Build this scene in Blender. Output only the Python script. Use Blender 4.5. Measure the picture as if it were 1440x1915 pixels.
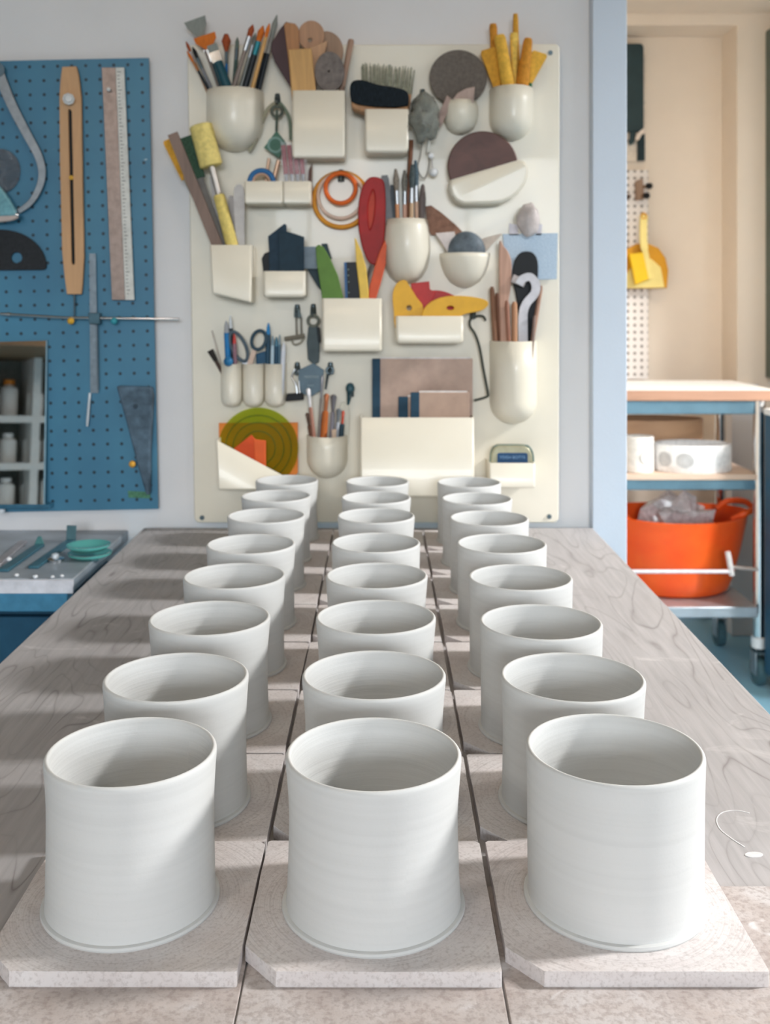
import bpy, bmesh, math, random
from mathutils import Vector, Matrix

random.seed(7)
for _o in list(bpy.data.objects):
    bpy.data.objects.remove(_o)
SC = bpy.context.scene
COL = SC.collection

# ------------------------------------------------------------------ camera
F, PX, PY = 1950.0, 712.0, 572.0          # focal length and principal point, in photo pixels
CAMZ = 1.254
cam_d = bpy.data.cameras.new('camera')
cam = bpy.data.objects.new('camera', cam_d)
COL.objects.link(cam)
cam.location = (0, 0, CAMZ)
cam.rotation_euler = (math.pi / 2, 0, 0)
cam_d.sensor_fit = 'HORIZONTAL'
cam_d.sensor_width = 36
cam_d.lens = 36 * F / 1440
cam_d.shift_x = (720 - PX) / 1440
cam_d.shift_y = -(957.5 - PY) / 1440
cam_d.clip_start = 0.02
cam_d.dof.use_dof = True
cam_d.dof.focus_distance = 0.72
cam_d.dof.aperture_fstop = 17
SC.camera = cam

# ------------------------------------------------------------------ world, light, exposure
SC.view_settings.view_transform = 'Standard'
SC.view_settings.look = 'None'
SC.view_settings.gamma = 1
SC.view_settings.use_curve_mapping = False
SC.view_settings.exposure = -0.04
world = bpy.data.worlds.new('sky')
SC.world = world
world.use_nodes = True
world.node_tree.nodes['Background'].inputs[0].default_value = (0.78, 0.88, 1.0, 1)
world.node_tree.nodes['Background'].inputs[1].default_value = 0.5


def area(name, loc, rot, sx, sy, power, col):
    d = bpy.data.lights.new(name, 'AREA')
    d.shape = 'RECTANGLE'
    d.size, d.size_y, d.energy, d.color = sx, sy, power, col
    o = bpy.data.objects.new(name, d)
    o.location, o.rotation_euler = loc, rot
    COL.objects.link(o)
    return o


# daylight: patches of sky standing outside the window openings, shining in and down
WIN_R = dict(x=1.75, y0=0.35, y1=1.80, z0=1.15, z1=2.36)
WIN_FILL = dict(x=1.75, y0=-2.2, y1=-0.4, z0=1.0, z1=2.2)  # added opening, out of view, lets the corner fill in
WIN_P = dict(x=1.75, y0=2.35, y1=3.25, z0=0.9, z1=2.15)
WIN_F = dict(y=-3.0, x0=-1.5, x1=1.6, z0=0.9, z1=2.25)


def sky_patch(name, loc, aim, sx, sy, power, col):
    d = Vector(aim) - Vector(loc)
    return area(name, loc, d.to_track_quat('-Z', 'Y').to_euler(), sx, sy, power, col)


sky_patch('daylight_side', (3.25, 1.18, 3.15), (0.0, 1.05, 0.90), 0.36, 0.85, 258, (1.0, 0.985, 0.965))
sky_patch('corner_fill', (3.3, -1.7, 2.45), (-0.1, 1.5, 0.95), 1.4, 1.1, 35, (0.95, 0.97, 1.0))  # added fill light from front right, for the tool wall and cups
sky_patch('daylight_passage', (3.25, 2.75, 2.60), (1.0, 3.1, 0.4), 1.2, 1.3, 125, (1.0, 0.97, 0.94))
sky_patch('daylight_front', (0.5, -9.0, 2.8), (0.0, 1.4, 1.05), 3.6, 1.9, 525, (0.89, 0.95, 1.0))


# ------------------------------------------------------------------ helpers
def lin(c):
    if isinstance(c, str):
        c = [int(c[i:i + 2], 16) / 255 for i in (1, 3, 5)]
        return tuple(x / 12.92 if x <= 0.04045 else ((x + 0.055) / 1.055) ** 2.4 for x in c)
    return tuple(c)


def W(px, py, D):
    return Vector(((px - PX) * D / F, D, CAMZ - (py - PY) * D / F))


class N:
    """small node-tree writer"""

    def __init__(self, name):
        self.m = bpy.data.materials.new(name)
        self.m.use_nodes = True
        self.t = self.m.node_tree
        self.b = self.t.nodes['Principled BSDF']

    def add(self, kind, **kw):
        n = self.t.nodes.new(kind)
        for k, v in kw.items():
            if k.startswith('in_'):
                n.inputs[int(k[3:]) if k[3:].isdigit() else k[3:].replace('_', ' ')].default_value = v
            else:
                setattr(n, k, v)
        return n

    def link(self, a, b):
        self.t.links.new(a, b)

    def math(self, op, a, b=None, clamp=False):
        n = self.add('ShaderNodeMath', operation=op, use_clamp=clamp)
        for i, v in enumerate((a, b)):
            if v is None:
                continue
            if isinstance(v, (int, float)):
                n.inputs[i].default_value = v
            else:
                self.link(v, n.inputs[i])
        return n.outputs[0]

    def mix(self, fac, a, b):
        n = self.add('ShaderNodeMix', data_type='RGBA')
        for i, v in ((0, fac), (6, a), (7, b)):
            if isinstance(v, (int, float)):
                n.inputs[i].default_value = v
            elif isinstance(v, (tuple, list)):
                n.inputs[i].default_value = (*v[:3], 1)
            else:
                self.link(v, n.inputs[i])
        return n.outputs[2]

    def coords(self, scale=(1, 1, 1), loc=(0, 0, 0), rot=(0, 0, 0)):
        tc = self.add('ShaderNodeTexCoord')
        mp = self.add('ShaderNodeMapping')
        mp.inputs['Scale'].default_value = scale
        mp.inputs['Location'].default_value = loc
        mp.inputs['Rotation'].default_value = rot
        self.link(tc.outputs['Object'], mp.inputs[0])
        return mp.outputs[0]

    def noise(self, co, scale, detail=4, rough=0.55, dist=0.0):
        n = self.add('ShaderNodeTexNoise')
        n.inputs['Scale'].default_value = scale
        n.inputs['Detail'].default_value = detail
        n.inputs['Roughness'].default_value = rough
        n.inputs['Distortion'].default_value = dist
        self.link(co, n.inputs['Vector'])
        return n.outputs['Fac']

    def ramp(self, f, stops):
        r = self.add('ShaderNodeValToRGB')
        el = r.color_ramp.elements
        while len(el) < len(stops):
            el.new(0.5)
        for e, (p, c) in zip(el, stops):
            e.position = p
            e.color = (*c, 1) if not isinstance(c, (int, float)) else (c, c, c, 1)
        self.link(f, r.inputs[0])
        return r.outputs[0]

    def bump(self, h, strength, dist=0.002):
        b = self.add('ShaderNodeBump')
        b.inputs['Strength'].default_value = strength
        b.inputs['Distance'].default_value = dist
        self.link(h, b.inputs['Height'])
        self.link(b.outputs[0], self.b.inputs['Normal'])

    def base(self, c):
        if isinstance(c, (tuple, list)):
            self.b.inputs['Base Color'].default_value = (*c[:3], 1)
        else:
            self.link(c, self.b.inputs['Base Color'])

    def set(self, rough=None, metal=None, coat=None, trans=None, alpha=None, ior=None, spec=None):
        for k, v in (('Roughness', rough), ('Metallic', metal), ('Coat Weight', coat), ('Transmission Weight', trans),
                     ('Alpha', alpha), ('IOR', ior), ('Specular IOR Level', spec)):
            if v is not None:
                self.b.inputs[k].default_value = v
        return self


_M = {}


def M(c, rough=0.5, metal=0.0, var=0.08, scale=60, alpha=None, coat=None, stretch=None):
    """a plain coloured material with fine tonal variation, cached"""
    key = (str(c), rough, metal, var, scale, alpha, coat, stretch)
    if key in _M:
        return _M[key]
    n = N('mat_' + str(c).strip('#'))
    col = lin(c)
    co = n.coords(stretch or (1, 1, 1))
    f = n.noise(co, scale, 4)
    dark = tuple(x * (1 - 2 * var) for x in col)
    lite = tuple(min(1, x * (1 + 1.2 * var)) for x in col)
    n.base(n.ramp(f, [(0.3, dark), (0.7, lite)]))
    n.set(rough=rough, metal=metal, alpha=alpha, coat=coat, spec=0.25 if metal < 0.3 else 0.5)
    n.bump(f, 0.06, 0.001)
    _M[key] = n.m
    return n.m


def wood(c, dark=0.72, scale=(60, 60, 6), rough=0.6):
    key = ('wood', str(c), dark, scale, rough)
    if key in _M:
        return _M[key]
    n = N('wood_' + str(c).strip('#'))
    col = lin(c)
    f = n.noise(n.coords(scale), 1.0, 5, 0.6, 1.2)
    n.base(n.ramp(f, [(0.32, tuple(x * dark for x in col)), (0.66, col)]))
    n.set(rough=rough)
    n.bump(f, 0.08, 0.001)
    _M[key] = n.m
    return n.m


ORG = {}


def obj(name, bm, mat, parent=None, origin=None, bevel=0, bseg=2, solid=0, sharp=0.7, smooth=True):
    """link bm (world coordinates) as one mesh object; below a parent the vertices become local to it"""
    bmesh.ops.recalc_face_normals(bm, faces=bm.faces[:])
    return obj2(name, bm, mat, parent, origin, bevel, bseg, solid, sharp, smooth)


def obj2(name, bm, mat, parent=None, origin=None, bevel=0, bseg=2, solid=0, sharp=0.7, smooth=True):
    org = ORG[parent.name] if parent else Vector(origin or (0, 0, 0))
    bmesh.ops.translate(bm, verts=bm.verts[:], vec=-org)
    for f in bm.faces:
        f.smooth = smooth
    for e in bm.edges:
        if len(e.link_faces) == 2 and e.calc_face_angle(0) > sharp:
            e.smooth = False
    me = bpy.data.meshes.new(name)
    bm.to_mesh(me)
    bm.free()
    me.materials.append(mat)
    o = bpy.data.objects.new(name, me)
    COL.objects.link(o)
    if parent:
        o.parent = parent
        ORG[o.name] = org
    else:
        o.location = org
        ORG[o.name] = org
    if bevel:
        b = o.modifiers.new('bevel', 'BEVEL')
        b.width, b.segments, b.limit_method, b.angle_limit = bevel, bseg, 'ANGLE', 0.6
        b.harden_normals = False
    if solid:
        s = o.modifiers.new('wall', 'SOLIDIFY')
        s.thickness, s.offset = solid, -1
    return o


def tag(o, label, cat, group=None, kind=None):
    o['label'] = label
    o['category'] = cat
    if group:
        o['group'] = group
    if kind:
        o['kind'] = kind
    return o


def thing(name, label, cat, loc, group=None):
    o = bpy.data.objects.new(name, None)
    o.empty_display_size = 0.05
    o.location = loc
    COL.objects.link(o)
    ORG[o.name] = Vector(loc)
    return tag(o, label, cat, group)


def struct(name, bm, mat, **kw):
    o = obj(name, bm, mat, **kw)
    o['kind'] = 'structure'
    return o


def box(x0, x1, y0, y1, z0, z1, bm=None):
    bm = bm or bmesh.new()
    v = [bm.verts.new((x, y, z)) for x in (x0, x1) for y in (y0, y1) for z in (z0, z1)]
    for f in ((0, 1, 3, 2), (4, 6, 7, 5), (0, 4, 5, 1), (2, 3, 7, 6), (0, 2, 6, 4), (1, 5, 7, 3)):
        bm.faces.new([v[i] for i in f])
    return bm


def prism(pts, y0, y1, bm=None):
    """pts: world (x, z) outline, extruded from y0 (front) to y1 (back)"""
    bm = bm or bmesh.new()
    a = [bm.verts.new((x, y0, z)) for x, z in pts]
    b = [bm.verts.new((x, y1, z)) for x, z in pts]
    bm.faces.new(a)
    bm.faces.new(b[::-1])
    for i in range(len(pts)):
        j = (i + 1) % len(pts)
        bm.faces.new((a[j], a[i], b[i], b[j]))
    return bm


def slab(pts, z0, z1, bm=None):
    """pts: world (x, y) outline, extruded upward"""
    bm = bm or bmesh.new()
    a = [bm.verts.new((x, y, z0)) for x, y in pts]
    b = [bm.verts.new((x, y, z1)) for x, y in pts]
    bm.faces.new(a)
    bm.faces.new(b)
    for i in range(len(pts)):
        j = (i + 1) % len(pts)
        bm.faces.new((a[i], a[j], b[j], b[i]))
    return bm


def wpts(px, D):
    return [((x - PX) * D / F, CAMZ - (y - PY) * D / F) for x, y in px]


def circle_px(cx, cy, r, n=40, ry=None, a0=0, a1=2 * math.pi):
    full = abs(a1 - a0 - 2 * math.pi) < 1e-6
    k = n if full else n + 1
    return [(cx + r * math.cos(a0 + (a1 - a0) * i / n), cy + (ry or r) * math.sin(a0 + (a1 - a0) * i / n)) for i in range(k)]


def rrect(x0, y0, x1, y1, r, n=5):
    out = []
    for cx, cy, a in ((x1 - r, y0 + r, -90), (x1 - r, y1 - r, 0), (x0 + r, y1 - r, 90), (x0 + r, y0 + r, 180)):
        for i in range(n + 1):
            t = math.radians(a + 90 * i / n)
            out.append((cx + r * math.cos(t), cy + r * math.sin(t)))
    return out


def smooth_closed(pts, n=6):
    """Catmull-Rom through a closed outline"""
    out = []
    k = len(pts)
    for i in range(k):
        p0, p1, p2, p3 = (Vector(pts[(i + j - 1) % k]) for j in range(4))
        for s in range(n):
            t = s / n
            out.append(tuple(0.5 * ((2 * p1) + (p2 - p0) * t + (2 * p0 - 5 * p1 + 4 * p2 - p3) * t * t + (3 * p1 - p0 - 3 * p2 + p3) * t ** 3)))
    return out


def smooth_open(pts, n=6):
    out = []
    k = len(pts)
    for i in range(k - 1):
        p0, p1, p2, p3 = (Vector(pts[min(max(i + j - 1, 0), k - 1)]) for j in range(4))
        for s in range(n):
            t = s / n
            out.append(0.5 * ((2 * p1) + (p2 - p0) * t + (2 * p0 - 5 * p1 + 4 * p2 - p3) * t * t + (3 * p1 - p0 - 3 * p2 + p3) * t ** 3))
    out.append(Vector(pts[-1]))
    return out


def tube(pts, r, n=10, bm=None, flat=1.0, closed=False):
    """sweep a circle (r number or list) along world points; flat squeezes the Y direction"""
    bm = bm or bmesh.new()
    pts = [Vector(p) for p in pts]
    k = len(pts)
    rs = r if isinstance(r, (list, tuple)) else [r] * k
    rings = []
    for i, p in enumerate(pts):
        if closed:
            d = pts[(i + 1) % k] - pts[i - 1]
        else:
            d = pts[min(i + 1, k - 1)] - pts[max(i - 1, 0)]
        d.normalize()
        up = Vector((0, 1, 0)) if abs(d.y) < 0.9 else Vector((1, 0, 0))
        a = d.cross(up).normalized()
        b = a.cross(d).normalized()
        rings.append([bm.verts.new(p + rs[i] * (math.cos(t) * a + flat * math.sin(t) * b)) for t in [2 * math.pi * j / n for j in range(n)]])
    for i in range(k if closed else k - 1):
        A, B = rings[i], rings[(i + 1) % k]
        for j in range(n):
            bm.faces.new((A[j], A[(j + 1) % n], B[(j + 1) % n], B[j]))
    if not closed:
        bm.faces.new(rings[0][::-1])
        bm.faces.new(rings[-1])
    return bm


def ribbon(pts, w, t, bm=None):
    """rectangular section along points: w px-like width list in world units (in the XZ plane), t thickness in Y"""
    bm = bm or bmesh.new()
    pts = [Vector(p) for p in pts]
    k = len(pts)
    ws = w if isinstance(w, (list, tuple)) else [w] * k
    rings = []
    for i, p in enumerate(pts):
        d = (pts[min(i + 1, k - 1)] - pts[max(i - 1, 0)]).normalized()
        a = d.cross(Vector((0, 1, 0))).normalized()
        y = Vector((0, t / 2, 0))
        rings.append([bm.verts.new(p + s * a * ws[i] / 2 + q * y) for s, q in ((1, 1), (1, -1), (-1, -1), (-1, 1))])
    for i in range(k - 1):
        A, B = rings[i], rings[i + 1]
        for j in range(4):
            bm.faces.new((A[j], A[(j + 1) % 4], B[(j + 1) % 4], B[j]))
    bm.faces.new(rings[0][::-1])
    bm.faces.new(rings[-1])
    return bm


def lathe(prof, c, n=32, a0=0.0, a1=2 * math.pi, bm=None, sy=1.0, sx=1.0):
    """prof: (r, z) list, revolved about the vertical through c=(x, y)"""
    bm = bm or bmesh.new()
    full = abs(a1 - a0 - 2 * math.pi) < 1e-6
    k = n if full else n + 1
    rings = []
    for r, z in prof:
        if r < 1e-7:
            rings.append([bm.verts.new((c[0], c[1], z))])
        else:
            rings.append([bm.verts.new((c[0] + sx * r * math.cos(a0 + (a1 - a0) * i / n), c[1] + sy * r * math.sin(a0 + (a1 - a0) * i / n), z)) for i in range(k)])
    for A, B in zip(rings[:-1], rings[1:]):
        for i in range(n):
            j = (i + 1) % k
            if len(A) == 1 and len(B) == 1:
                continue
            if len(A) == 1:
                bm.faces.new((A[0], B[j], B[i]))
            elif len(B) == 1:
                bm.faces.new((A[i], A[j], B[0]))
            else:
                bm.faces.new((A[i], A[j], B[j], B[i]))
    return bm


def torus_y(c, R, r, n=40, m=10, bm=None, flat=1.0):
    bm = bm or bmesh.new()
    pts = [Vector(c) + Vector((R * math.cos(2 * math.pi * i / n), 0, R * math.sin(2 * math.pi * i / n))) for i in range(n)]
    return tube(pts, r, m, bm, flat, closed=True)


def holed(name, outline, holes, y0, y1, mat, parent=None, origin=None, bevel=0.0008):
    """flat piece with holes: 2D curve turned into a mesh; outlines are world (x, z)"""
    cu = bpy.data.curves.new('outline', 'CURVE')
    cu.dimensions = '2D'
    cu.fill_mode = 'BOTH'
    cu.extrude = abs(y1 - y0) / 2 - bevel
    cu.bevel_depth = bevel
    cu.bevel_resolution = 1
    for pts in [outline] + holes:
        s = cu.splines.new('POLY')
        s.points.add(len(pts) - 1)
        for p, (x, z) in zip(s.points, pts):
            p.co = (x, z, 0, 1)
        s.use_cyclic_u = True
    tmp = bpy.data.objects.new('outline', cu)
    COL.objects.link(tmp)
    dg = bpy.context.evaluated_depsgraph_get()
    dg.update()
    me = bpy.data.meshes.new_from_object(tmp.evaluated_get(dg))
    bm = bmesh.new()
    bm.from_mesh(me)
    bpy.data.objects.remove(tmp)
    bpy.data.meshes.remove(me)
    bpy.data.curves.remove(cu)
    ym = (y0 + y1) / 2
    for v in bm.verts:
        x, z, y = v.co
        v.co = (x, ym - y, z)
    return obj(name, bm, mat, parent, origin)


def low(pts):
    xs = [p[0] for p in pts]
    zs = [p[1] for p in pts]
    return ((min(xs) + max(xs)) / 2, min(zs))


def plate(name, label, cat, px, D, t, mat, group=None, bevel=0.001, holes=(), smooth=False):
    """a flat piece that is one mesh: traced outline at its own depth D with thickness t"""
    if smooth:
        px = smooth_closed(px)
    p = wpts(px, D)
    x, z = low(p)
    if holes:
        hs = [wpts(circle_px(a, b, r, 20, ry), D) for a, b, r, ry in holes]
        o = holed(name, p, hs, D, D + t, mat, None, (x, D, z))
    else:
        o = obj(name, prism(p, D, D + t), mat, None, (x, D, z), bevel=bevel)
    return tag(o, label, cat, group)


def stick(name, label, cat, base, tip, D, parts, group=None, D1=None):
    """a long tool from base to tip (photo pixels at depth D); parts: (name, material, 'round'|'flat', [(t, width_px), ...])"""
    a, b = W(*base, D), W(*tip, D1 or D)
    s = D / F
    root = thing(name, label, cat, a, group)
    for nm, mat, kind, prof in parts:
        pts = [a.lerp(b, t) for t, _ in prof]
        if kind == 'round':
            bm = tube(pts, [max(w * s / 2, 0.0004) for _, w in prof], 10)
        else:
            bm = ribbon(pts, [max(w * s, 0.0006) for _, w in prof], max(0.0022, min(0.008, prof[0][1] * s * 0.35)))
        obj(nm, bm, mat, root)
    return root


def text(body, size, loc, mat, parent, name='lettering', align='CENTER'):
    cu = bpy.data.curves.new(name, 'FONT')
    cu.body = body
    cu.size = size
    cu.align_x = align
    cu.align_y = 'CENTER'
    cu.extrude = 0.0002
    tmp = bpy.data.objects.new(name, cu)
    COL.objects.link(tmp)
    dg = bpy.context.evaluated_depsgraph_get()
    dg.update()
    me = bpy.data.meshes.new_from_object(tmp.evaluated_get(dg))
    bpy.data.objects.remove(tmp)
    me.materials.clear()
    me.materials.append(mat)
    o = bpy.data.objects.new(name, me)
    COL.objects.link(o)
    o.parent = parent
    o.location = Vector(loc) - ORG[parent.name]
    o.rotation_euler = (math.pi / 2, 0, 0)
    return o


def copy_tree(o, loc, parent=None):
    c = o.copy()
    COL.objects.link(c)
    if parent:
        c.parent = parent
    else:
        c.location = loc
    for ch in o.children:
        copy_tree(ch, None, c)
    return c


# ------------------------------------------------------------------ materials of the big surfaces
def m_wall(name, c, s=0.10):
    n = N(name)
    co = n.coords()
    f = n.noise(co, 9, 5)
    g = n.noise(co, 220, 3)
    col = lin(c)
    n.base(n.ramp(f, [(0.25, tuple(x * 0.96 for x in col)), (0.75, col)]))
    n.set(rough=0.82)
    n.bump(g, s, 0.002)
    return n.m


WALL = m_wall('white_paint', '#e6e5e6')
NOOK = m_wall('cream_paint', '#f3e6d6')
CEIL = m_wall('ceiling_paint', '#a88d6e')
PILLAR = m_wall('cool_white_paint', '#ccd6e2')


def m_floor():
    n = N('blue_floor_paint')
    f = n.noise(n.coords(), 3, 5)
    n.base(n.ramp(f, [(0.3, lin('#86bedb')), (0.7, lin('#9acce4'))]))
    n.set(rough=0.4)
    n.bump(f, 0.05)
    return n.m


def m_table():
    n = N('limed_plywood')
    co = n.coords((5.2, 0.9, 1))
    f = n.noise(co, 1.5, 2.5, 0.5, 0.35)
    # contour lines of a stretched noise field: the cathedral grain of rotary-cut veneer
    w = n.math('FRACT', n.math('MULTIPLY', f, 28))
    line = n.math('SUBTRACT', 1.0, n.math('MULTIPLY', n.math('ABSOLUTE', n.math('SUBTRACT', w, 0.5)), 2.0))
    line = n.math('POWER', line, 9.0)
    fine = n.noise(n.coords((160, 9, 1)), 1, 4, 0.6)
    brk = n.noise(n.coords((4, 4, 1)), 2.2, 3)
    amt = n.math('MULTIPLY', line, n.ramp(brk, [(0.38, 0.12), (0.62, 0.75)]))
    base = n.ramp(fine, [(0.25, lin('#9f9c9d')), (0.75, lin('#b6b3b4'))])
    blotch = n.noise(n.coords(), 5, 4)
    base = n.mix(n.ramp(blotch, [(0.4, 0.0), (0.75, 0.35)]), base, lin('#a9a4a4'))
    colr = n.mix(amt, base, lin('#736c6b'))
    # slip smears
    sm = n.ramp(n.noise(n.coords((1, 1, 1)), 11, 5, 0.62, 1.5), [(0.63, 0.0), (0.74, 0.45)])
    n.base(n.mix(sm, colr, lin('#d9d6d5')))
    n.set(rough=0.62)
    n.bump(n.math('ADD', n.math('MULTIPLY', line, -0.5), fine), 0.12, 0.001)
    return n.m


def m_bat():
    n = N('fibre_bat')
    tc = n.add('ShaderNodeTexCoord')
    sep = n.add('ShaderNodeSeparateXYZ')
    n.link(tc.outputs['Object'], sep.inputs[0])
    r = n.math('SQRT', n.math('ADD', n.math('POWER', sep.outputs[0], 2.0), n.math('POWER', sep.outputs[1], 2.0)))
    oi = n.add('ShaderNodeObjectInfo')
    seed = n.add('ShaderNodeVectorMath', operation='ADD')
    sc = n.add('ShaderNodeVectorMath', operation='SCALE')
    sc.inputs['Scale'].default_value = 7.0
    cmb = n.add('ShaderNodeCombineXYZ')
    for i in range(3):
        n.link(oi.outputs['Random'], cmb.inputs[i])
    n.link(cmb.outputs[0], sc.inputs[0])
    n.link(tc.outputs['Object'], seed.inputs[0])
    n.link(sc.outputs[0], seed.inputs[1])
    co = seed.outputs[0]
    # concentric wheel marks: a one-dimensional noise of the radius
    rv = n.add('ShaderNodeCombineXYZ')
    n.link(n.math('MULTIPLY', r, 1700), rv.inputs[0])
    n.link(oi.outputs['Random'], rv.inputs[1])
    rings = n.noise(rv.outputs[0], 1, 2, 0.5)
    blot = n.noise(co, 16, 5, 0.6, 0.6)
    brk = n.noise(co, 34, 3)
    base = n.ramp(blot, [(0.3, lin('#cbc2c0')), (0.55, lin('#d8d2d1')), (0.75, lin('#dfdcdc'))])
    spk = n.noise(co, 420, 2)
    base = n.mix(n.ramp(spk, [(0.3, 0.35), (0.5, 0.0)]), base, lin('#978b88'))
    amt = n.math('MULTIPLY', n.ramp(rings, [(0.36, 0.30), (0.5, 0.0)]), n.ramp(brk, [(0.35, 0.3), (0.6, 1.0)]))
    gm = n.add('ShaderNodeNewGeometry')                  # wheel marks only on the flat face, not on the sawn edge
    gz = n.add('ShaderNodeSeparateXYZ')
    n.link(gm.outputs['Normal'], gz.inputs[0])
    amt = n.math('MULTIPLY', amt, n.math('GREATER_THAN', gz.outputs[2], 0.6))
    n.base(n.mix(amt, base, lin('#8f8886')))
    n.set(rough=0.85)
    n.bump(n.math('ADD', n.math('MULTIPLY', rings, 0.6), spk), 0.25, 0.0008)
    return n.m


def m_clay():
    n = N('leather_hard_white_clay')
    tc = n.add('ShaderNodeTexCoord')
    sep = n.add('ShaderNodeSeparateXYZ')
    n.link(tc.outputs['Object'], sep.inputs[0])
    oi = n.add('ShaderNodeObjectInfo')
    ang = n.math('ARCTAN2', sep.outputs[1], sep.outputs[0])
    spiral = n.math('ADD', n.math('MULTIPLY', sep.outputs[2], 260), n.math('MULTIPLY', ang, 0.35))
    cv = n.add('ShaderNodeCombineXYZ')
    n.link(spiral, cv.inputs[0])
    n.link(n.math('MULTIPLY', n.math('SINE', ang), 0.35), cv.inputs[1])
    n.link(n.math('MULTIPLY', oi.outputs['Random'], 9.0), cv.inputs[2])
    rings = n.noise(cv.outputs[0], 1, 3, 0.5)
    spk = n.noise(n.coords(), 380, 2)
    col = n.ramp(rings, [(0.3, lin('#cdcecd')), (0.6, lin('#d1d2d1'))])
    n.base(n.mix(n.ramp(spk, [(0.25, 0.25), (0.4, 0.0)]), col, lin('#c9cbc8')))
    n.set(rough=0.72, spec=0.3)
    rr_ = n.math('SQRT', n.math('ADD', n.math('POWER', sep.outputs[0], 2.0), n.math('POWER', sep.outputs[1], 2.0)))
    inside = n.ramp(rr_, [(0.0526, 1.0), (0.0536, 0.10)])      # throwing rings stay inside, the wall was smoothed outside
    n.bump(n.math('ADD', n.math('MULTIPLY', rings, inside), n.math('MULTIPLY', spk, 0.10)), 0.5, 0.0012)
    return n.m


def m_cream():
    n = N('cream_abs_plastic')
    f = n.noise(n.coords(), 5, 4)
    n.base(n.ramp(f, [(0.3, lin('#e6dfcd')), (0.7, lin('#ebe5d6'))]))
    n.set(rough=0.36, coat=0.12)
    return n.m


def m_peg(name, base, hole, pitch, ox, oz, r, specks=True, tone=None):
    n = N(name)
    tc = n.add('ShaderNodeTexCoord')
    sep = n.add('ShaderNodeSeparateXYZ')
    n.link(tc.outputs['Object'], sep.inputs[0])

    def cell(s, off):
        v = n.math('DIVIDE', n.math('SUBTRACT', s, off), pitch)
        return n.math('SUBTRACT', n.math('FRACT', n.math('ADD', v, 100.5)), 0.5)
    a, b = cell(sep.outputs[0], ox), cell(sep.outputs[2], oz)
    d = n.math('SQRT', n.math('ADD', n.math('POWER', a, 2.0), n.math('POWER', b, 2.0)))
    m = n.math('LESS_THAN', d, r / pitch)
    f = n.noise(n.coords(), 6, 5)
    c = n.ramp(f, [(0.3, lin(base)), (0.7, lin(tone or base))])
    if specks:
        s = n.ramp(n.noise(n.coords(), 46, 3, 0.6, 0.4), [(0.735, 0.0), (0.77, 0.75)])
        c = n.mix(s, c, lin('#cfe0e6'))
    n.base(n.mix(m, c, lin(hole)))
    n.set(rough=0.45)
    n.bump(n.math('SUBTRACT', 1.0, m), 0.6, 0.002)
    return n.m


FLOOR, TABLE, BAT, CLAY, CREAM = m_floor(), m_table(), m_bat(), m_clay(), m_cream()
STEEL = M('#b9bcbf', 0.32, 1.0, 0.05, 90)
DKSTEEL = M('#5d6a70', 0.38, 0.9, 0.1, 70)
CHROME = M('#d8d9da', 0.12, 1.0, 0.02, 40)
BLACK = M('#15181c', 0.5, 0, 0.1)

# ------------------------------------------------------------------ the room
TZ = 0.86                                   # table top
WY = 1.88                                   # tool wall
BD = 1.862                                  # front of the tool board
CH = 2.40


def slit_wall(name, mat, axis, pos, thick, lo, hi, z0, z1, *wins):
    """wall slab with an optional window opening; axis 'x' = wall in the YZ plane at x=pos"""
    bm = bmesh.new()

    def seg(a, b, c, d):
        if b - a < 1e-4 or d - c < 1e-4:
            return
        if axis == 'x':
            box(pos, pos + thick, a, b, c, d, bm)
        else:
            box(a, b, pos, pos + thick, c, d, bm)
    for a, b, c, d in wins:
        seg(lo, a, z0, z1)
        seg(a, b, z0, c)
        seg(a, b, d, z1)
        lo = b
    seg(lo, hi, z0, z1)
    return struct(name, bm, mat, smooth=False)


struct('floor', box(-2.7, 1.95, -3.15, 4.5, -0.05, 0.0), FLOOR, smooth=False)
struct('ceiling', box(-2.7, 1.95, -3.15, 4.5, CH, CH + 0.08), CEIL, smooth=False)
slit_wall('wall_left', WALL, 'x', -2.7, 0.1, -3.05, 1.88, 0, CH)
slit_wall('wall_right', WALL, 'x', 1.75, 0.18, -3.05, 4.5, 0, CH, (WIN_FILL['y0'], WIN_FILL['y1'], WIN_FILL['z0'], WIN_FILL['z1']), (WIN_R['y0'], WIN_R['y1'], WIN_R['z0'], WIN_R['z1']), (WIN_P['y0'], WIN_P['y1'], WIN_P['z0'], WIN_P['z1']))
slit_wall('wall_front', WALL, 'y', -3.15, 0.12, -2.7, 1.95, 0, CH, (WIN_F['x0'], WIN_F['x1'], WIN_F['z0'], WIN_F['z1']))
slit_wall('wall_back', WALL, 'y', WY, 0.12, -2.7, 0.376, 0, CH)
# end of the tool wall, a little proud of it
struct('trim_1', box(0.376, 0.4375, 1.852, 2.02, 0, CH), PILLAR, bevel=0.002)
# side of the passage behind the tool wall
slit_wall('wall_passage', NOOK, 'x', 0.30, 0.10, 2.0, 4.5, 0, CH)
# far wall with its shallow niche
NX, NZ = 1.374, 2.337
bm = box(0.40, 1.75, 4.20, 4.32, 0, CH)
struct('wall_far', bm, NOOK, smooth=False)
bm = box(NX, 1.75, 4.02, 4.20, 0, CH)
box(0.40, NX, 4.02, 4.20, NZ, CH, bm)
struct('wall_niche', bm, NOOK, smooth=False)
struct('baseboard_far', box(0.42, NX, 4.185, 4.2, 0, 0.09), M('#e4e4e6', 0.5), bevel=0.003)

# windows: frames and bars in the two openings
FRAME = M('#eceeef', 0.4, 0, 0.03)


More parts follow.
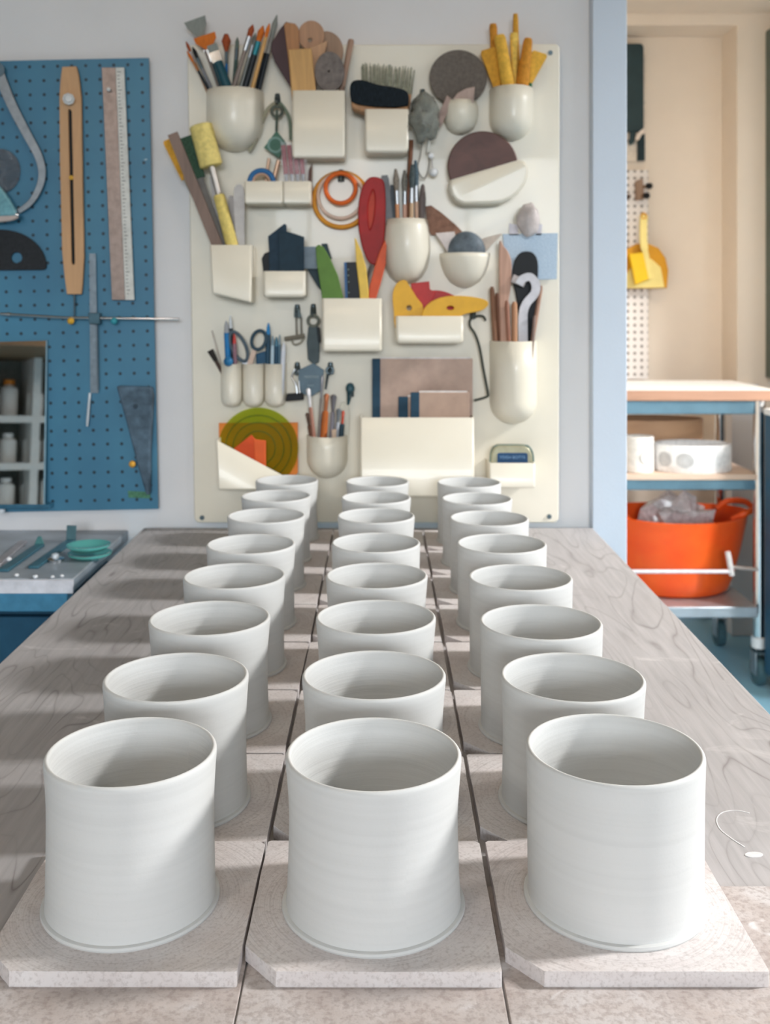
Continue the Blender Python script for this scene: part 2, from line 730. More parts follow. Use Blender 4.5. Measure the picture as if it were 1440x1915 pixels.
def window(name, axis, pos, a0, a1, z0, z1, bars):
    o = bpy.data.objects.new(name, None)
    ctr = (pos, (a0 + a1) / 2, z0) if axis == 'x' else ((a0 + a1) / 2, pos, z0)
    o.location = ctr
    COL.objects.link(o)
    ORG[o.name] = Vector(ctr)
    o['kind'] = 'structure'

    def bar(nm, p, q, r, s):
        b = box(pos, pos + 0.05, p, q, r, s) if axis == 'x' else box(p, q, pos - 0.05, pos, r, s)
        obj(nm, b, FRAME, o, bevel=0.003)
    t = 0.035
    bar('frame_side', a0, a0 + t, z0, z1)
    bar('frame_side', a1 - t, a1, z0, z1)
    bar('frame_rail', a0 + t, a1 - t, z0, z0 + t)
    bar('frame_rail', a0 + t, a1 - t, z1 - t, z1)
    for k in range(1, bars):
        c = a0 + (a1 - a0) * k / bars
        bar('glazing_bar', c - 0.012, c + 0.012, z0 + t, z1 - t)
    return o


window('window_1', 'x', 1.80, WIN_R['y0'], WIN_R['y1'], WIN_R['z0'], WIN_R['z1'], 2)
window('fill_window', 'x', 1.80, WIN_FILL['y0'], WIN_FILL['y1'], WIN_FILL['z0'], WIN_FILL['z1'], 2)  # frame of the added opening for the corner fill
window('window_3', 'x', 1.80, WIN_P['y0'], WIN_P['y1'], WIN_P['z0'], WIN_P['z1'], 1)
window('window_2', 'y', -3.06, WIN_F['x0'], WIN_F['x1'], WIN_F['z0'], WIN_F['z1'], 3)

# warm ceiling lamp of the passage
struct('ceiling_passage', box(0.4375, 1.75, 2.02, 4.02, CH - 0.02, CH), NOOK, smooth=False)
lamp = thing('ceiling_lamp', 'round opal ceiling lamp over the passage by the trolley', 'lamp', (1.05, 2.75, CH - 0.075))
obj('lamp_base', lathe([(0, CH), (0.09, CH), (0.09, CH - 0.02), (0, CH - 0.02)], (1.05, 2.75), 28), STEEL, lamp)
n = N('opal_glass')
n.base((1, 0.9, 0.75))
n.b.inputs['Emission Color'].default_value = (1, 0.80, 0.56, 1)
n.b.inputs['Emission Strength'].default_value = 28
obj('shade', lathe([(0.13, CH - 0.02), (0.14, CH - 0.035), (0.12, CH - 0.06), (0.06, CH - 0.075), (0, CH - 0.078)], (1.05, 2.75), 28), n.m, lamp)

lm2 = thing('ceiling_lamp', 'added unseen warm fill lamp above the work table', 'lamp', (-0.15, 1.0, CH - 0.075))  # added fill: warms the upper wall and lifts the table, never in view
obj('lamp_base', lathe([(0, CH), (0.09, CH), (0.09, CH - 0.02), (0, CH - 0.02)], (-0.15, 1.0), 28), STEEL, lm2)
n2 = N('warm_fill_glow')
n2.base((1, 0.9, 0.75))
n2.b.inputs['Emission Color'].default_value = (1, 0.78, 0.52, 1)
n2.b.inputs['Emission Strength'].default_value = 6
obj('shade', lathe([(0.15, CH - 0.02), (0.16, CH - 0.035), (0.14, CH - 0.06), (0.07, CH - 0.075), (0, CH - 0.078)], (-0.15, 1.0), 28), n2.m, lm2)

lm3 = thing('ceiling_lamp', 'added unseen fill lamp in front of the shelf unit', 'lamp', (-1.05, -1.0, CH - 0.075))  # added fill: brightens the shelves that the mirror reflects
obj('lamp_base', lathe([(0, CH), (0.09, CH), (0.09, CH - 0.02), (0, CH - 0.02)], (-1.05, -1.0), 28), STEEL, lm3)
n2 = N('white_fill_glow')
n2.base((1, 0.95, 0.9))
n2.b.inputs['Emission Color'].default_value = (1, 0.94, 0.86, 1)
n2.b.inputs['Emission Strength'].default_value = 48
obj('shade', lathe([(0.15, CH - 0.02), (0.16, CH - 0.035), (0.14, CH - 0.06), (0.07, CH - 0.075), (0, CH - 0.078)], (-1.05, -1.0), 28), n2.m, lm3)

# ------------------------------------------------------------------ work table
tb = thing('work_table', 'long pale plywood work table carrying three rows of clay cups', 'table', (-0.022, 0.9, 0))
TX0, TX1, TY0, TY1 = -0.42, 0.376, 0.20, 1.85
obj('table_top', box(TX0, TX1, TY0, TY1, TZ - 0.028, TZ), TABLE, tb, bevel=0.0015)
LEGW = wood('#b8a48c')
for x in (TX0 + 0.06, TX1 - 0.13):
    for y in (TY0 + 0.06, TY1 - 0.13):
        obj('leg', box(x, x + 0.07, y, y + 0.07, 0, TZ - 0.108), LEGW, tb, bevel=0.003)
for x in (TX0 + 0.06, TX1 - 0.09):
    obj('apron', box(x, x + 0.03, TY0 + 0.13, TY1 - 0.13, TZ - 0.108, TZ - 0.028), LEGW, tb, bevel=0.002)
for y in (TY0 + 0.06, TY1 - 0.09):
    obj('apron', box(TX0 + 0.13, TX1 - 0.13, y, y + 0.03, TZ - 0.108, TZ - 0.028), LEGW, tb, bevel=0.002)

# thin hardboard sheets lying under the front bats
def m_sheet():
    n = N('stained_hardboard')
    co = n.coords()
    f = n.noise(co, 22, 5, 0.6, 0.8)
    s = n.noise(co, 300, 3)
    c = n.ramp(f, [(0.3, lin('#aea29d')), (0.55, lin('#bdb5b2')), (0.72, lin('#c9c5c5'))])
    c = n.mix(n.ramp(s, [(0.35, 0.5), (0.55, 0.0)]), c, lin('#8f827d'))
    sp = n.ramp(n.noise(co, 30, 3, 0.5, 1.0), [(0.66, 0.0), (0.72, 0.8)])
    n.base(n.mix(sp, c, lin('#dfdedf')))
    n.set(rough=0.88)
    n.bump(s, 0.4, 0.001)
    return n.m


SHEET = m_sheet()
SH = 0.0018
for x0, x1, y1, lab in ((-0.238, -0.0805, 0.72, 'stained hardboard sheet under the front bats, pegboard side'),
                        (-0.0795, 0.0700, 0.72, 'stained hardboard sheet under the front bats, middle one'),
                        (0.0712, 0.330, 0.705, 'stained hardboard sheet under the front bats, trolley side')):
    o = obj('hardboard_sheet', slab([(x0, 0.42), (x1, 0.42), (x1, y1), (x0, y1)], TZ, TZ + SH), SHEET, None, ((x0 + x1) / 2, 0.55, TZ), bevel=0.0006)
    tag(o, lab, 'board', 'hardboard sheets at the table front')

def on_table(px, py):
    D = F * (CAMZ - TZ) / (py - PY)
    return Vector(((px - PX) * D / F, D, TZ + 0.0003))


SLIP = M('#dedcdc', 0.9, 0, 0.08, 200)
pts = smooth_open([on_table(*q) for q in ((1402, 1521), (1378, 1516), (1352, 1519), (1340, 1532), (1346, 1550), (1366, 1567), (1392, 1584))], 6)
bm = bmesh.new()
for i, p_ in enumerate(pts[:-1]):
    d_ = (pts[i + 1] - p_).normalized()
    sd = Vector((-d_.y, d_.x, 0)) * 0.0005
    vs = [bm.verts.new(v) for v in (p_ + sd, p_ - sd, pts[i + 1] - sd, pts[i + 1] + sd)]
    bm.faces.new(vs)
bmesh.ops.remove_doubles(bm, verts=bm.verts[:], dist=0.0004)
o = obj('slip_smear', bm, SLIP, None, on_table(1360, 1540), solid=0.0003)
tag(o, 'thin loop of dried white slip on the bare table top', 'smear')
bm = slab([(v.x, v.y) for v in (on_table(*q) for q in circle_px(1410, 1599, 17, 18, 5))], TZ, TZ + 0.0005)
o = obj('slip_smear', bm, SLIP, None, on_table(1410, 1599))
tag(o, 'short blob of dried white slip beside the thin slip loop', 'smear')

# ------------------------------------------------------------------ bats and cups
BT = 0.009


def bat_mesh(w, d, cut, back):
    bm = slab([(-w / 2 + cut, -d / 2), (w / 2 - 0.001, -d / 2), (w / 2, -d / 2 + 0.001), (w / 2, d / 2 - back), (w / 2 - back, d / 2), (-w / 2 + 0.002, d / 2), (-w / 2, d / 2 - 0.002), (-w / 2, -d / 2 + cut * 1.15)], 0, BT)
    # slightly ragged edges
    bmesh.ops.subdivide_edges(bm, edges=[e for e in bm.edges if abs(e.verts[0].co.z - e.verts[1].co.z) < 1e-6], cuts=5)
    rg = random.Random(3)
    for v in bm.verts:
        v.co.x += rg.uniform(-0.00022, 0.00022)
        v.co.y += rg.uniform(-0.00022, 0.00022)
    return bm


def cup_profile(rb, rw, rr, h, flange, neck):
    w = 0.0036
    out = [(0, 0.0), (rb - 0.003, 0.0), (rb - 0.0006, 0.0012)]
    zs = [0.004, 0.010, 0.018, 0.028, 0.038, 0.048, 0.058, 0.068, 0.076, 0.083, 0.088, 0.092]
    outer = []
    for z in zs:
        t = (z - 0.004) / (0.092 - 0.004)
        # foot flares gently out, a waist at two thirds, lip opens again
        r = rw + (rb - 0.0014 - rw) * max(0, 1 - t / 0.62) ** 1.8 + (rr - rw) * max(0, (t - 0.66) / 0.34) ** neck
        outer.append((r, z))
    out += outer
    out += [(rr + 0.0001, h - 0.0035), (rr, h - 0.0016), (rr - 0.0008, h - 0.0004), (rr - 0.0018, h), (rr - 0.0028, h - 0.0005), (rr - 0.0034, h - 0.0018)]
    inner = [(r - w, z) for r, z in reversed(outer[1:])]
    out += inner + [(rb - 0.014, 0.0062), (rb - 0.03, 0.0055), (0, 0.0055)]
    return out


def refine(prof, k=2):
    out = []
    for a, b in zip(prof[:-1], prof[1:]):
        for i in range(k):
            out.append((a[0] + (b[0] - a[0]) * i / k, a[1] + (b[1] - a[1]) * i / k))
    return out + [prof[-1]]


def make_cup(rb, rw, rr, h, neck, phase, wob):
    root = thing('clay_cup', 'cup', 'cup', (0, 0, 0), 'unglazed clay cups drying on bats')
    bm = lathe(refine(cup_profile(rb, rw, rr, h, 0.001, neck)), (0, 0), 96)
    for v in bm.verts:                      # hand-thrown: very slightly out of round
        a = math.atan2(v.co.y, v.co.x)
        k = 1 + wob * math.sin(2 * a + phase) * v.co.z / h
        v.co.x *= k
        v.co.y *= k
    obj('body', bm, CLAY, root, sharp=1.2)
    ring = lathe([(rb - 0.004, 0.0), (rb + 0.0009, 0.0), (rb + 0.0015, 0.0012), (rb + 0.0011, 0.0026), (rb - 0.0005, 0.0031), (rb - 0.004, 0.003)], (0, 0), 96)
    obj('foot_ring', ring, CLAY, root)
    return root


cup_kinds = [make_cup(0.0568, 0.0546, 0.0563, 0.097, 1.6, 0.4, 0.004),
             make_cup(0.0572, 0.0542, 0.0566, 0.097, 1.2, 1.9, 0.006),
             make_cup(0.0570, 0.0560, 0.0566, 0.0975, 1.3, 2.6, 0.003)]
bat_kinds = []
for i, (w, d, cut, back) in enumerate(((0.1500, 0.1465, 0.019, 0.004), (0.1510, 0.1470, 0.021, 0.003), (0.1495, 0.1465, 0.020, 0.005))):
    bat_kinds.append(obj('throwing_bat', bat_mesh(w, d, cut, back), BAT, None, (0, 0, 0), bevel=0.0007, smooth=False))

rows_name = ('row nearest the blue pegboard', 'middle row', 'row nearest the trolley')
ordn = ('first', 'second', 'third', 'fourth', 'fifth', 'sixth', 'seventh', 'eighth')
cup_px = {0: [(246, 0), (330, 0), (392.5, 0), (438.5, 0), (469.5, 0), (498, 0), (516.5, 0), (536.5, 0)],
          1: [(698.5, 0), (699.5, 0), (703, 0), (704.5, 0), (703, 0), (703.5, 0), (703.5, 0), (706, 0)],
          2: [(1149, 0), (1070.5, 0), (1011.5, 0), (973.5, 0), (938.5, 0), (915, 0), (892, 0), (877.5, 0)]}
cup_D = {0: [0.673, 0.813, 0.967, 1.118, 1.268, 1.440, 1.590, 1.735],
         1: [0.670, 0.818, 0.970, 1.119, 1.273, 1.440, 1.577, 1.722],
         2: [0.676, 0.813, 0.953, 1.110, 1.268, 1.420, 1.568, 1.712]}
first_cup, first_bat = [True] * 3, [True] * 3
COLX = (-0.1575, -0.0050, 0.1490)
for c in range(3):
    for r in range(8):
        D = cup_D[c][r]
        # the bats lie in a grid, square to the table
        bx = COLX[c] + random.uniform(-0.0006, 0.0006)
        by = 0.599 + 0.0745 + 0.149 * r
        bz = TZ + (SH if r == 0 else 0)
        k = (c + r) % 3
        if first_bat[k]:
            b, first_bat[k] = bat_kinds[k], False
        else:
            b = bat_kinds[k].copy()
            COL.objects.link(b)
        b.location = (bx, by, bz)
        b.rotation_euler = (0, 0, math.radians(random.uniform(-0.35, 0.35)))
        tag(b, 'square grey bat, %s from the tool wall in the %s' % (ordn[7 - r], rows_name[c]), 'bat', 'square throwing bats on the table')
        k = 0 if c == 0 else (1 if c == 1 else 2)
        if (r * 2 + c) % 5 == 4:
            k = (k + 1) % 3
        x = (cup_px[c][r][0] - PX) * D / F
        if first_cup[k]:
            q, first_cup[k] = cup_kinds[k], False
            q.location = (x, D, bz + BT)
        else:
            q = copy_tree(cup_kinds[k], (x, D, bz + BT))
        s = (1 - 0.0115 * r) * (0.968 if (c, r) == (0, 0) else 1)
        q.scale = (s, s, 1.0 - 0.002 * r)
        q.rotation_euler = (0, 0, random.uniform(0, 6.28))
        tag(q, 'unglazed white clay cup, %s from the tool wall in the %s' % (ordn[7 - r], rows_name[c]), 'cup', 'unglazed clay cups drying on bats')

# ------------------------------------------------------------------ cream tool board with moulded pockets
board = thing('wall_organiser', 'glossy cream moulded tool board with many pockets on the white wall', 'organiser', W(705, 978, BD))
p = []
for (x, y), a in (((1037, 92), -90), ((1035, 968), 0), ((373, 968), 90), ((360, 94), 180)):
    for i in range(5):
        t = math.radians(a + 90 * i / 4)
        p.append((x + 10 * math.cos(t), y + 10 * math.sin(t)))
obj('panel', prism(wpts(p, BD), BD, WY - 0.004), CREAM, board, bevel=0.002)
obj('wall_batten', box(*sorted((W(420, 0, WY).x, W(990, 0, WY).x)), WY - 0.005, WY, W(0, 520, WY).z, W(0, 480, WY).z), CREAM, board)
PF = BD - 0.060                               # default pocket front


def pocket(px, top, yf=PF, bev=0.005, wall=0.0026):
    """px outline of the pocket front (at depth yf); top = indices of edges left open"""
    pts = wpts(px, yf)
    bm = bmesh.new()
    a = [bm.verts.new((x, yf, z)) for x, z in pts]
    b = [bm.verts.new((x, BD + 0.001, z)) for x, z in pts]
    bm.faces.new(a)
    n_ = len(pts)
    for i in range(n_):
        if i in top:
            continue
        j = (i + 1) % n_
        bm.faces.new((a[j], a[i], b[i], b[j]))
    bmesh.ops.recalc_face_normals(bm, faces=bm.faces[:])
    fr = [f for f in bm.faces if len(f.verts) == n_][0] if n_ > 4 else [f for f in bm.faces if all(abs(v.co.y - yf) < 1e-6 for v in f.verts)][0]
    if fr.normal.y > 0:
        bmesh.ops.reverse_faces(bm, faces=bm.faces[:])
    o = obj2('pocket', bm, CREAM, board, bevel=bev, bseg=4, solid=wall)
    o.modifiers['bevel'].harden_normals = True
    return o


def rpocket(x0, y0, x1, y1, yf=PF, r=5, bev=0.005):
    pts = [(x0, y0), (x1, y0)]
    for cx, cy, a in ((x1 - r, y1 - r, 0), (x0 + r, y1 - r, 90)):
        for i in range(4):
            t = math.radians(a + 30 * i)
            pts.append((cx + r * math.cos(t), cy + r * math.sin(t)))
    return pocket(pts, {0}, yf, bev)


def upocket(prof, cx, depth=1.0, back=0.008, wall=0.0026):
    """prof: (half width px, y px) from rim to bottom, rounded half cup standing off the board"""
    yc = BD - back
    s = yc / F
    pr = [(h * s, CAMZ - (y - PY) * s) for h, y in prof]
    x = (cx - PX) * s
    bm = bmesh.new()
    k = 20
    rings = []
    for r, z in pr:
        if r < 1e-6:
            rings.append([bm.verts.new((x, yc, z))] * (k + 3))
            continue
        row = [bm.verts.new((x + r, BD + 0.001, z))]
        row += [bm.verts.new((x + r * math.cos(math.pi * i / k), yc - depth * r * math.sin(math.pi * i / k), z)) for i in range(k + 1)]
        row.append(bm.verts.new((x - r, BD + 0.001, z)))
        rings.append(row)
    for A, B in zip(rings[:-1], rings[1:]):
        for i in range(len(A) - 1):
            vs = []
            for v in (A[i], B[i], B[i + 1], A[i + 1]):
                if v not in vs:
                    vs.append(v)
            if len(vs) >= 3:
                f = bm.faces.new(vs)
    # normals outward: compare with the direction away from the axis
    bm.normal_update()
    f = max(bm.faces, key=lambda q: -q.calc_center_median().y)
    if f.normal.y > 0:
        bmesh.ops.reverse_faces(bm, faces=bm.faces[:])
    return obj2('pocket', bm, CREAM, board, solid=wall, sharp=1.3)


def U(half, y0, y1, n=9, flare=0.0):
    """straight sides then a round bottom"""
    ys = y1 - half
    out = [(half * (1 + flare), y0)]
    if ys > y0:
        out.append((half, (y0 + ys) / 2))
    else:
        ys = y0
    for i in range(n):
        t = math.pi / 2 * i / n
        out.append((half * math.cos(t), ys + (y1 - ys) * math.sin(t)))
    out.append((0, y1))
    return out


upocket(U(53, 173, 284), 440, 1.1)                                   # round brush pocket
rpocket(546, 169, 645, 295, PF + 0.004)                         # square pocket of wooden tools
rpocket(682, 204, 764, 285, PF, 8)                              # scrubbing brush pocket
upocket([(29, 190), (32, 200), (33, 212), (31, 226), (25, 239), (15, 247), (6, 250), (0, 250)], 862, 0.95, 0.012)
upocket(U(40, 168, 263), 956, 1.25)                                   # yellow tool pocket
rpocket(457, 339, 529, 381, PF, 4)                              # twin pocket
rpocket(529, 339, 581, 381, PF, 4)
pocket([(841, 337), (970, 299), (982, 301), (989, 311), (989, 325), (984, 342), (972, 358), (958, 370), (940, 379), (915, 381), (868, 382), (853, 376), (844, 364), (840, 350)], {0, 1}, PF + 0.012, 0.006)
pocket([(392, 458), (470, 458), (470, 567), (396, 549)], {0}, PF, 0.004)
rpocket(492, 507, 571, 556, PF, 7)
rpocket(602, 558, 714, 658, PF - 0.004, 6)
upocket([(39, 411), (42, 425), (44, 445), (45, 465), (43, 485), (38, 503), (30, 517), (18, 527), (8, 530), (0, 531)], 760, 1.2, 0.010)
upocket([(47, 474), (47, 482), (44, 497), (37, 514), (27, 527), (14, 535), (6, 537.5), (0, 538)], 870, 0.95, 0.008)
rpocket(740, 591, 867, 643, PF, 8, 0.006)
upocket(U(43, 637, 792), 960, 1.3)
for cx in (433, 474, 515):                                      # three pen tubes side by side
    upocket([(20, 680), (20, 742), (18.5, 751), (14, 758), (7, 760), (0, 760)], cx, 1.05, 0.014)
pocket([(404, 823), (580, 917), (407, 917)], {0}, PF, 0.004)    # envelope pocket with a slanting top
upocket(U(38, 813, 894), 612, 1.2)
rpocket(673, 781, 887, 930, PF - 0.002, 5)
rpocket(915, 866, 1001, 913, PF, 4)


def screw(px, py):
    c = W(px, py, BD)
    bm = tube([c + Vector((0, -0.002, 0)), c + Vector((0, 0.004, 0))], 0.0042, 14)
    obj('screw', bm, DKSTEEL, board)


for q in ((1029, 99), (1027, 966), (378, 968)):
    screw(*q)


def hook(px, py, d=0.02, drop=0.012):
    """moulded plug with a small steel hook"""
    c = W(px, py, BD)
    h = obj('hook', tube(smooth_open([c + Vector((0, 0.003, 0)), c + Vector((0, -d * 0.6, 0)), c + Vector((0, -d, -drop * 0.5)), c + Vector((0, -d * 0.95, -drop)), c + Vector((0, -d - 0.004, -drop * 0.9))], 4), 0.0023, 8), DKSTEEL, board)
    obj('plug', lathe([(0, c.z - 0.014), (0.006, c.z - 0.013), (0.0055, c.z), (0.004, c.z + 0.008), (0, c.z + 0.009)], (c.x, BD - 0.001), 14), DKSTEEL, h)


for q in ((519, 184), (638, 326), (556, 578), (586, 577), (556, 686), (618, 686), (656, 728), (790, 176), (884, 582), (985, 392)):
    hook(*q)

# ------------------------------------------------------------------ tools in the pockets
WOODL, WOODM, WOODD = wood('#d8a868'), wood('#b98a62'), wood('#8a6a58')
TANP, PINKW = wood('#c9a384'), wood('#c59a86')
GREYW = wood('#8d7f77')
ORB = M('#d9762c', 0.7, 0, 0.15, 200, stretch=(3, 3, 0.3))
REDB = M('#a4502e', 0.7, 0, 0.15, 200)
DKH, NAVY = M('#20272e', 0.35), M('#1d3347', 0.5)
TEALH, BLUEH = M('#1f4b56', 0.35), M('#1f6fae', 0.4)
GREYB = M('#8f948f', 0.75, 0, 0.12, 200, stretch=(3, 3, 0.3))
FERR = STEEL
HID = -0.30                                   # share of a handle hidden in the pocket


def brush(label, base, tip, D, hand, fer, hair, hw, hairw, ferw=None, head=0.22, kind='round', group='paint brushes in the round pocket', deep=34, tipw=2):
    D = BD - 0.012 - (BD - D - 0.024) * 0.75
    dx, dy = tip[0] - base[0], tip[1] - base[1]
    k = deep / max(1, abs(dy))
    b0 = (base[0] - dx * k, base[1] - dy * k)
    T = 1 - head / (1 + k)
    f0 = T - 0.16
    ferw = ferw or hw
    stick('paint_brush', label, 'brush', b0, tip, D, [
        ('handle', hand, 'round', [(0, hw * 0.7), (0.3, hw), (f0, hw * 0.9)]),
        ('ferrule', fer, kind, [(f0 - 0.005, ferw), (T, ferw * 1.05)]),
        ('bristles', hair, kind, [(T - 0.005, ferw), (T + (1 - T) * 0.6, hairw), (1, tipw)])], group)


B1 = 'paint brushes in the round pocket'
yb = BD - 0.03
brush('fan brush with wide orange hairs and silver ferrule', (417, 172), (382, 66), yb - .012, TEALH, FERR, ORB, 7, 40, 9, 0.24, 'flat', B1, 34, 42)
brush('flat brush with pale translucent bristles', (413, 172), (364, 36), yb + .004, GREYW, FERR, GREYB, 7, 36, 9, 0.24, 'flat', B1, 34, 42)
brush('thin brown brush leaning furthest over the board edge', (388, 172), (348, 78), yb - .004, WOODM, FERR, REDB, 5, 6, 5, 0.2)
brush('thin black-handled brush with a light orange tip', (393, 172), (350, 96), yb - .018, DKH, M('#b87b4a', 0.4, 0.6), ORB, 6, 6, 5, 0.25)
brush('slim grey brush with a charcoal tip beside the fan brush', (398, 172), (360, 88), yb - .026, M('#77797f', 0.4), DKSTEEL, BLACK, 7, 8, 7, 0.25)
brush('fat dark teal flat brush with bright silver ferrule', (428, 172), (396, 84), yb - .034, TEALH, CHROME, GREYB, 19, 20, 19, 0.14, 'flat', B1, 34, 18)
brush('small round mop brush with rusty head and blue handle', (424, 172), (423, 64), yb - .006, BLUEH, DKSTEEL, REDB, 6, 18, 6, 0.3, 'round', B1, 34, 8)
brush('dark green brush standing nearly upright', (437, 172), (444, 70), yb + .002, M('#3d564f', 0.4), DKSTEEL, M('#6b7a72'), 8, 8, 7, 0.2)
brush('pale grey wooden brush with a red-brown tip', (434, 172), (473, 46), yb - .030, GREYW, FERR, REDB, 9, 12, 10, 0.18)
brush('grey metal-handled brush behind the pale wooden one', (448, 172), (478, 62), yb + .006, M('#8b8d88', 0.4, 0.5), FERR, GREYB, 8, 9, 8, 0.2)
brush('black brush with teal band and orange hairs', (456, 172), (492, 48), yb - .022, DKH, M('#1f8290', 0.35, 0.3), ORB, 12, 14, 10, 0.24)
brush('light wooden brush with slim orange tip', (470, 172), (504, 44), yb - .034, WOODL, M('#d8a868', 0.4), ORB, 8, 8, 7, 0.2)
brush('long brush with tapering grey hairs', (483, 172), (518, 28), yb - .010, DKH, M('#96938d', 0.5), GREYB, 9, 11, 9, 0.3)
brush('short black brush at the rim beside the square pocket', (476, 172), (496, 98), yb + .004, DKH, NAVY, BLACK, 9, 9, 9, 0.2)

# square pocket: wooden ribs and blocks
G = 'wooden shaping tools in the square pocket'
D2 = BD - 0.05
plate('rib', 'dark purple-brown wooden rib with curved outer edge', 'rib', [(535, 40), (522, 56), (508, 80), (507, 96), (514, 116), (530, 142), (546, 168), (548, 200), (560, 200), (552, 90), (545, 46)], BD - 0.030, 0.008, wood('#4b3036'), G, smooth=False)
plate('wood_block', 'orange-brown wooden rib with rounded top', 'block', [(531, 46), (535, 41), (552, 44), (558, 52), (560, 100), (562, 200), (547, 200), (540, 120)], BD - 0.040, 0.008, wood('#bd8658'), G)
plate('wood_block', 'pale rectangular wooden block with upright grain', 'block', [(539, 92), (582, 90), (590, 168), (590, 210), (548, 210)], D2 - 0.004, 0.010, WOODL, G, bevel=0.0015)
plate('rib', 'round beech rib with a finger hole', 'rib', circle_px(582, 66, 24, 40, 27), BD - 0.026, 0.006, wood('#bf9474'), G, holes=((580, 75, 5, 5),))
plate('rib', 'large round wooden rib behind the grey stone rib', 'rib', circle_px(610, 96, 32, 40, 38), BD - 0.018, 0.006, wood('#a98a72'), G)
plate('rib', 'light triangular wooden wedge', 'rib', [(580, 88), (612, 76), (606, 104), (590, 140), (592, 200), (584, 200)], BD - 0.034, 0.006, wood('#d0a47e'), G)
plate('rib', 'dark grey oval rib with a small black hole', 'rib', circle_px(616, 134, 27, 40, 37), D2 + 0.006, 0.007, M('#7a726e', 0.7, 0, 0.18, 90), G, holes=((615, 133, 3, 3),))
stick('modelling_tool', 'slim pink-brown wooden stick leaning out of the square pocket', 'tool', (632, 205), (657, 74), BD - 0.028, [('handle', wood('#a78672'), 'round', [(0, 10), (0.7, 11), (0.97, 12), (1, 9)])], G)

# scrubbing brush
D3 = BD - 0.055
sb = thing('scrubbing_brush', 'wooden scrubbing brush with dense black bristles', 'brush', W(708, 203, D3))
obj('bristles', prism(wpts(smooth_closed([(656, 155), (676, 149), (708, 158), (740, 163), (762, 172), (763, 194), (740, 200), (700, 199), (668, 194), (656, 185)], 3), D3), D3, D3 + 0.035), M('#1b242b', 0.9, 0, 0.35, 500, stretch=(1, 1, 0.2)), sb, bevel=0.002)
obj('block', prism(wpts([(656, 188), (668, 194), (700, 199), (740, 201), (763, 197), (763, 214), (740, 218), (690, 214), (658, 202)], D3), D3 + 0.003, D3 + 0.037), WOODM, sb, bevel=0.003)
sb = thing('bristle_brush', 'hand brush with pale grey-green bristles behind the scrubbing brush', 'brush', W(728, 204, BD - 0.016))
bm = bmesh.new()
for i in range(34):
    x = 676 + i * 2.95
    tube([W(x * 0.93 + 50, 176, BD - 0.012), W(x + random.uniform(-2, 2), 118 + random.uniform(-2, 6) + i * 0.25, BD - 0.012 + random.uniform(-.004, .004))], [0.0016, 0.0011], 5, bm)
obj('bristles', bm, M('#a3a491', 0.8, 0, 0.2, 200), sb)
obj('block', prism(wpts([(676, 172), (770, 176), (766, 204), (684, 204)], BD - 0.018), BD - 0.018, BD - 0.006), WOODM, sb, bevel=0.002)

# crumpled clear bag on its hook, pale pink strip, pull cord with white beads
def crumple(c, rx, ry, rz, seed, amp=0.35, sub=3):
    bm = bmesh.new()
    bmesh.ops.create_icosphere(bm, subdivisions=sub, radius=1)
    rg = random.Random(seed)
    import mathutils
    for v in bm.verts:
        k = 1 + amp * mathutils.noise.noise(v.co * 2.1 + Vector((seed, 0, 0))) + 0.6 * amp * mathutils.noise.noise(v.co * 5.3 + Vector((0, seed, 0)))
        v.co = Vector((c[0] + rx * v.co.x * k, c[1] + ry * v.co.y * k, c[2] + rz * v.co.z * k))
    return bm


def m_film(name, c, alpha):
    n = N(name)
    f = n.noise(n.coords(), 40, 4, 0.6, 1.0)
    n.base(n.ramp(f, [(0.3, tuple(x * 0.8 for x in lin(c))), (0.7, lin(c))]))
    n.set(rough=0.18, coat=0.3)
    n.link(n.ramp(f, [(0.3, alpha * 0.7), (0.7, min(1, alpha * 1.25))]), n.b.inputs['Alpha'])
    n.bump(f, 0.5, 0.004)
    return n.m


FILM = m_film('grey_film', '#8d9088', 0.72)
FILMW = m_film('clear_film', '#fafcff', 0.85)
c = W(792, 218, BD - 0.04)
bg = thing('plastic_bag', 'crumpled grey translucent plastic bag hanging from a board hook', 'bag', c)
obj('bag_film', crumple(c, 0.026, 0.022, 0.042, 3), FILM, bg, sharp=3)
obj('bag_neck', tube([W(791, 184, BD - 0.022), W(790, 192, BD - 0.03), W(792, 200, BD - 0.04)], [0.004, 0.006, 0.012], 10), FILM, bg)
plate('label_strip', 'pale pink strip leaning between hanging bag and round pocket', 'strip', [(836, 178), (848, 187), (824, 238), (812, 232)], BD - 0.030, 0.002, M('#b59d94', 0.7, 0, 0.15, 60))
pc = thing('pull_cord', 'looped grey cord with two white beads', 'cord', W(811, 330, BD - 0.02))
Dc = BD - 0.022
obj('cord', tube(smooth_open([W(790, 262, Dc), W(786, 290, Dc), W(781, 312, Dc), W(785, 326, Dc), W(793, 333, Dc), W(800, 322, Dc), W(803, 300, Dc), W(800, 276, Dc), W(800, 258, Dc)], 6), 0.0012, 6), M('#9a9488', 0.6), pc)
obj('cord', tube([W(806, 292, Dc), W(810, 322, Dc)], 0.0011, 6), M('#c9c3be', 0.6), pc)
for q, r in (((806, 291), 0.0055), ((811, 322), 0.0078)):
    b_ = W(*q, Dc)
    obj('bead', lathe([(r * math.sin(math.pi * i / 10), b_.z - r * math.cos(math.pi * i / 10)) for i in range(11)], (b_.x, Dc), 16), M('#eef0f2', 0.25), pc)
obj('toggle', tube([W(803, 258, Dc), W(800, 285, Dc)], [0.0035, 0.0028], 8), M('#e6e4da', 0.4), pc)

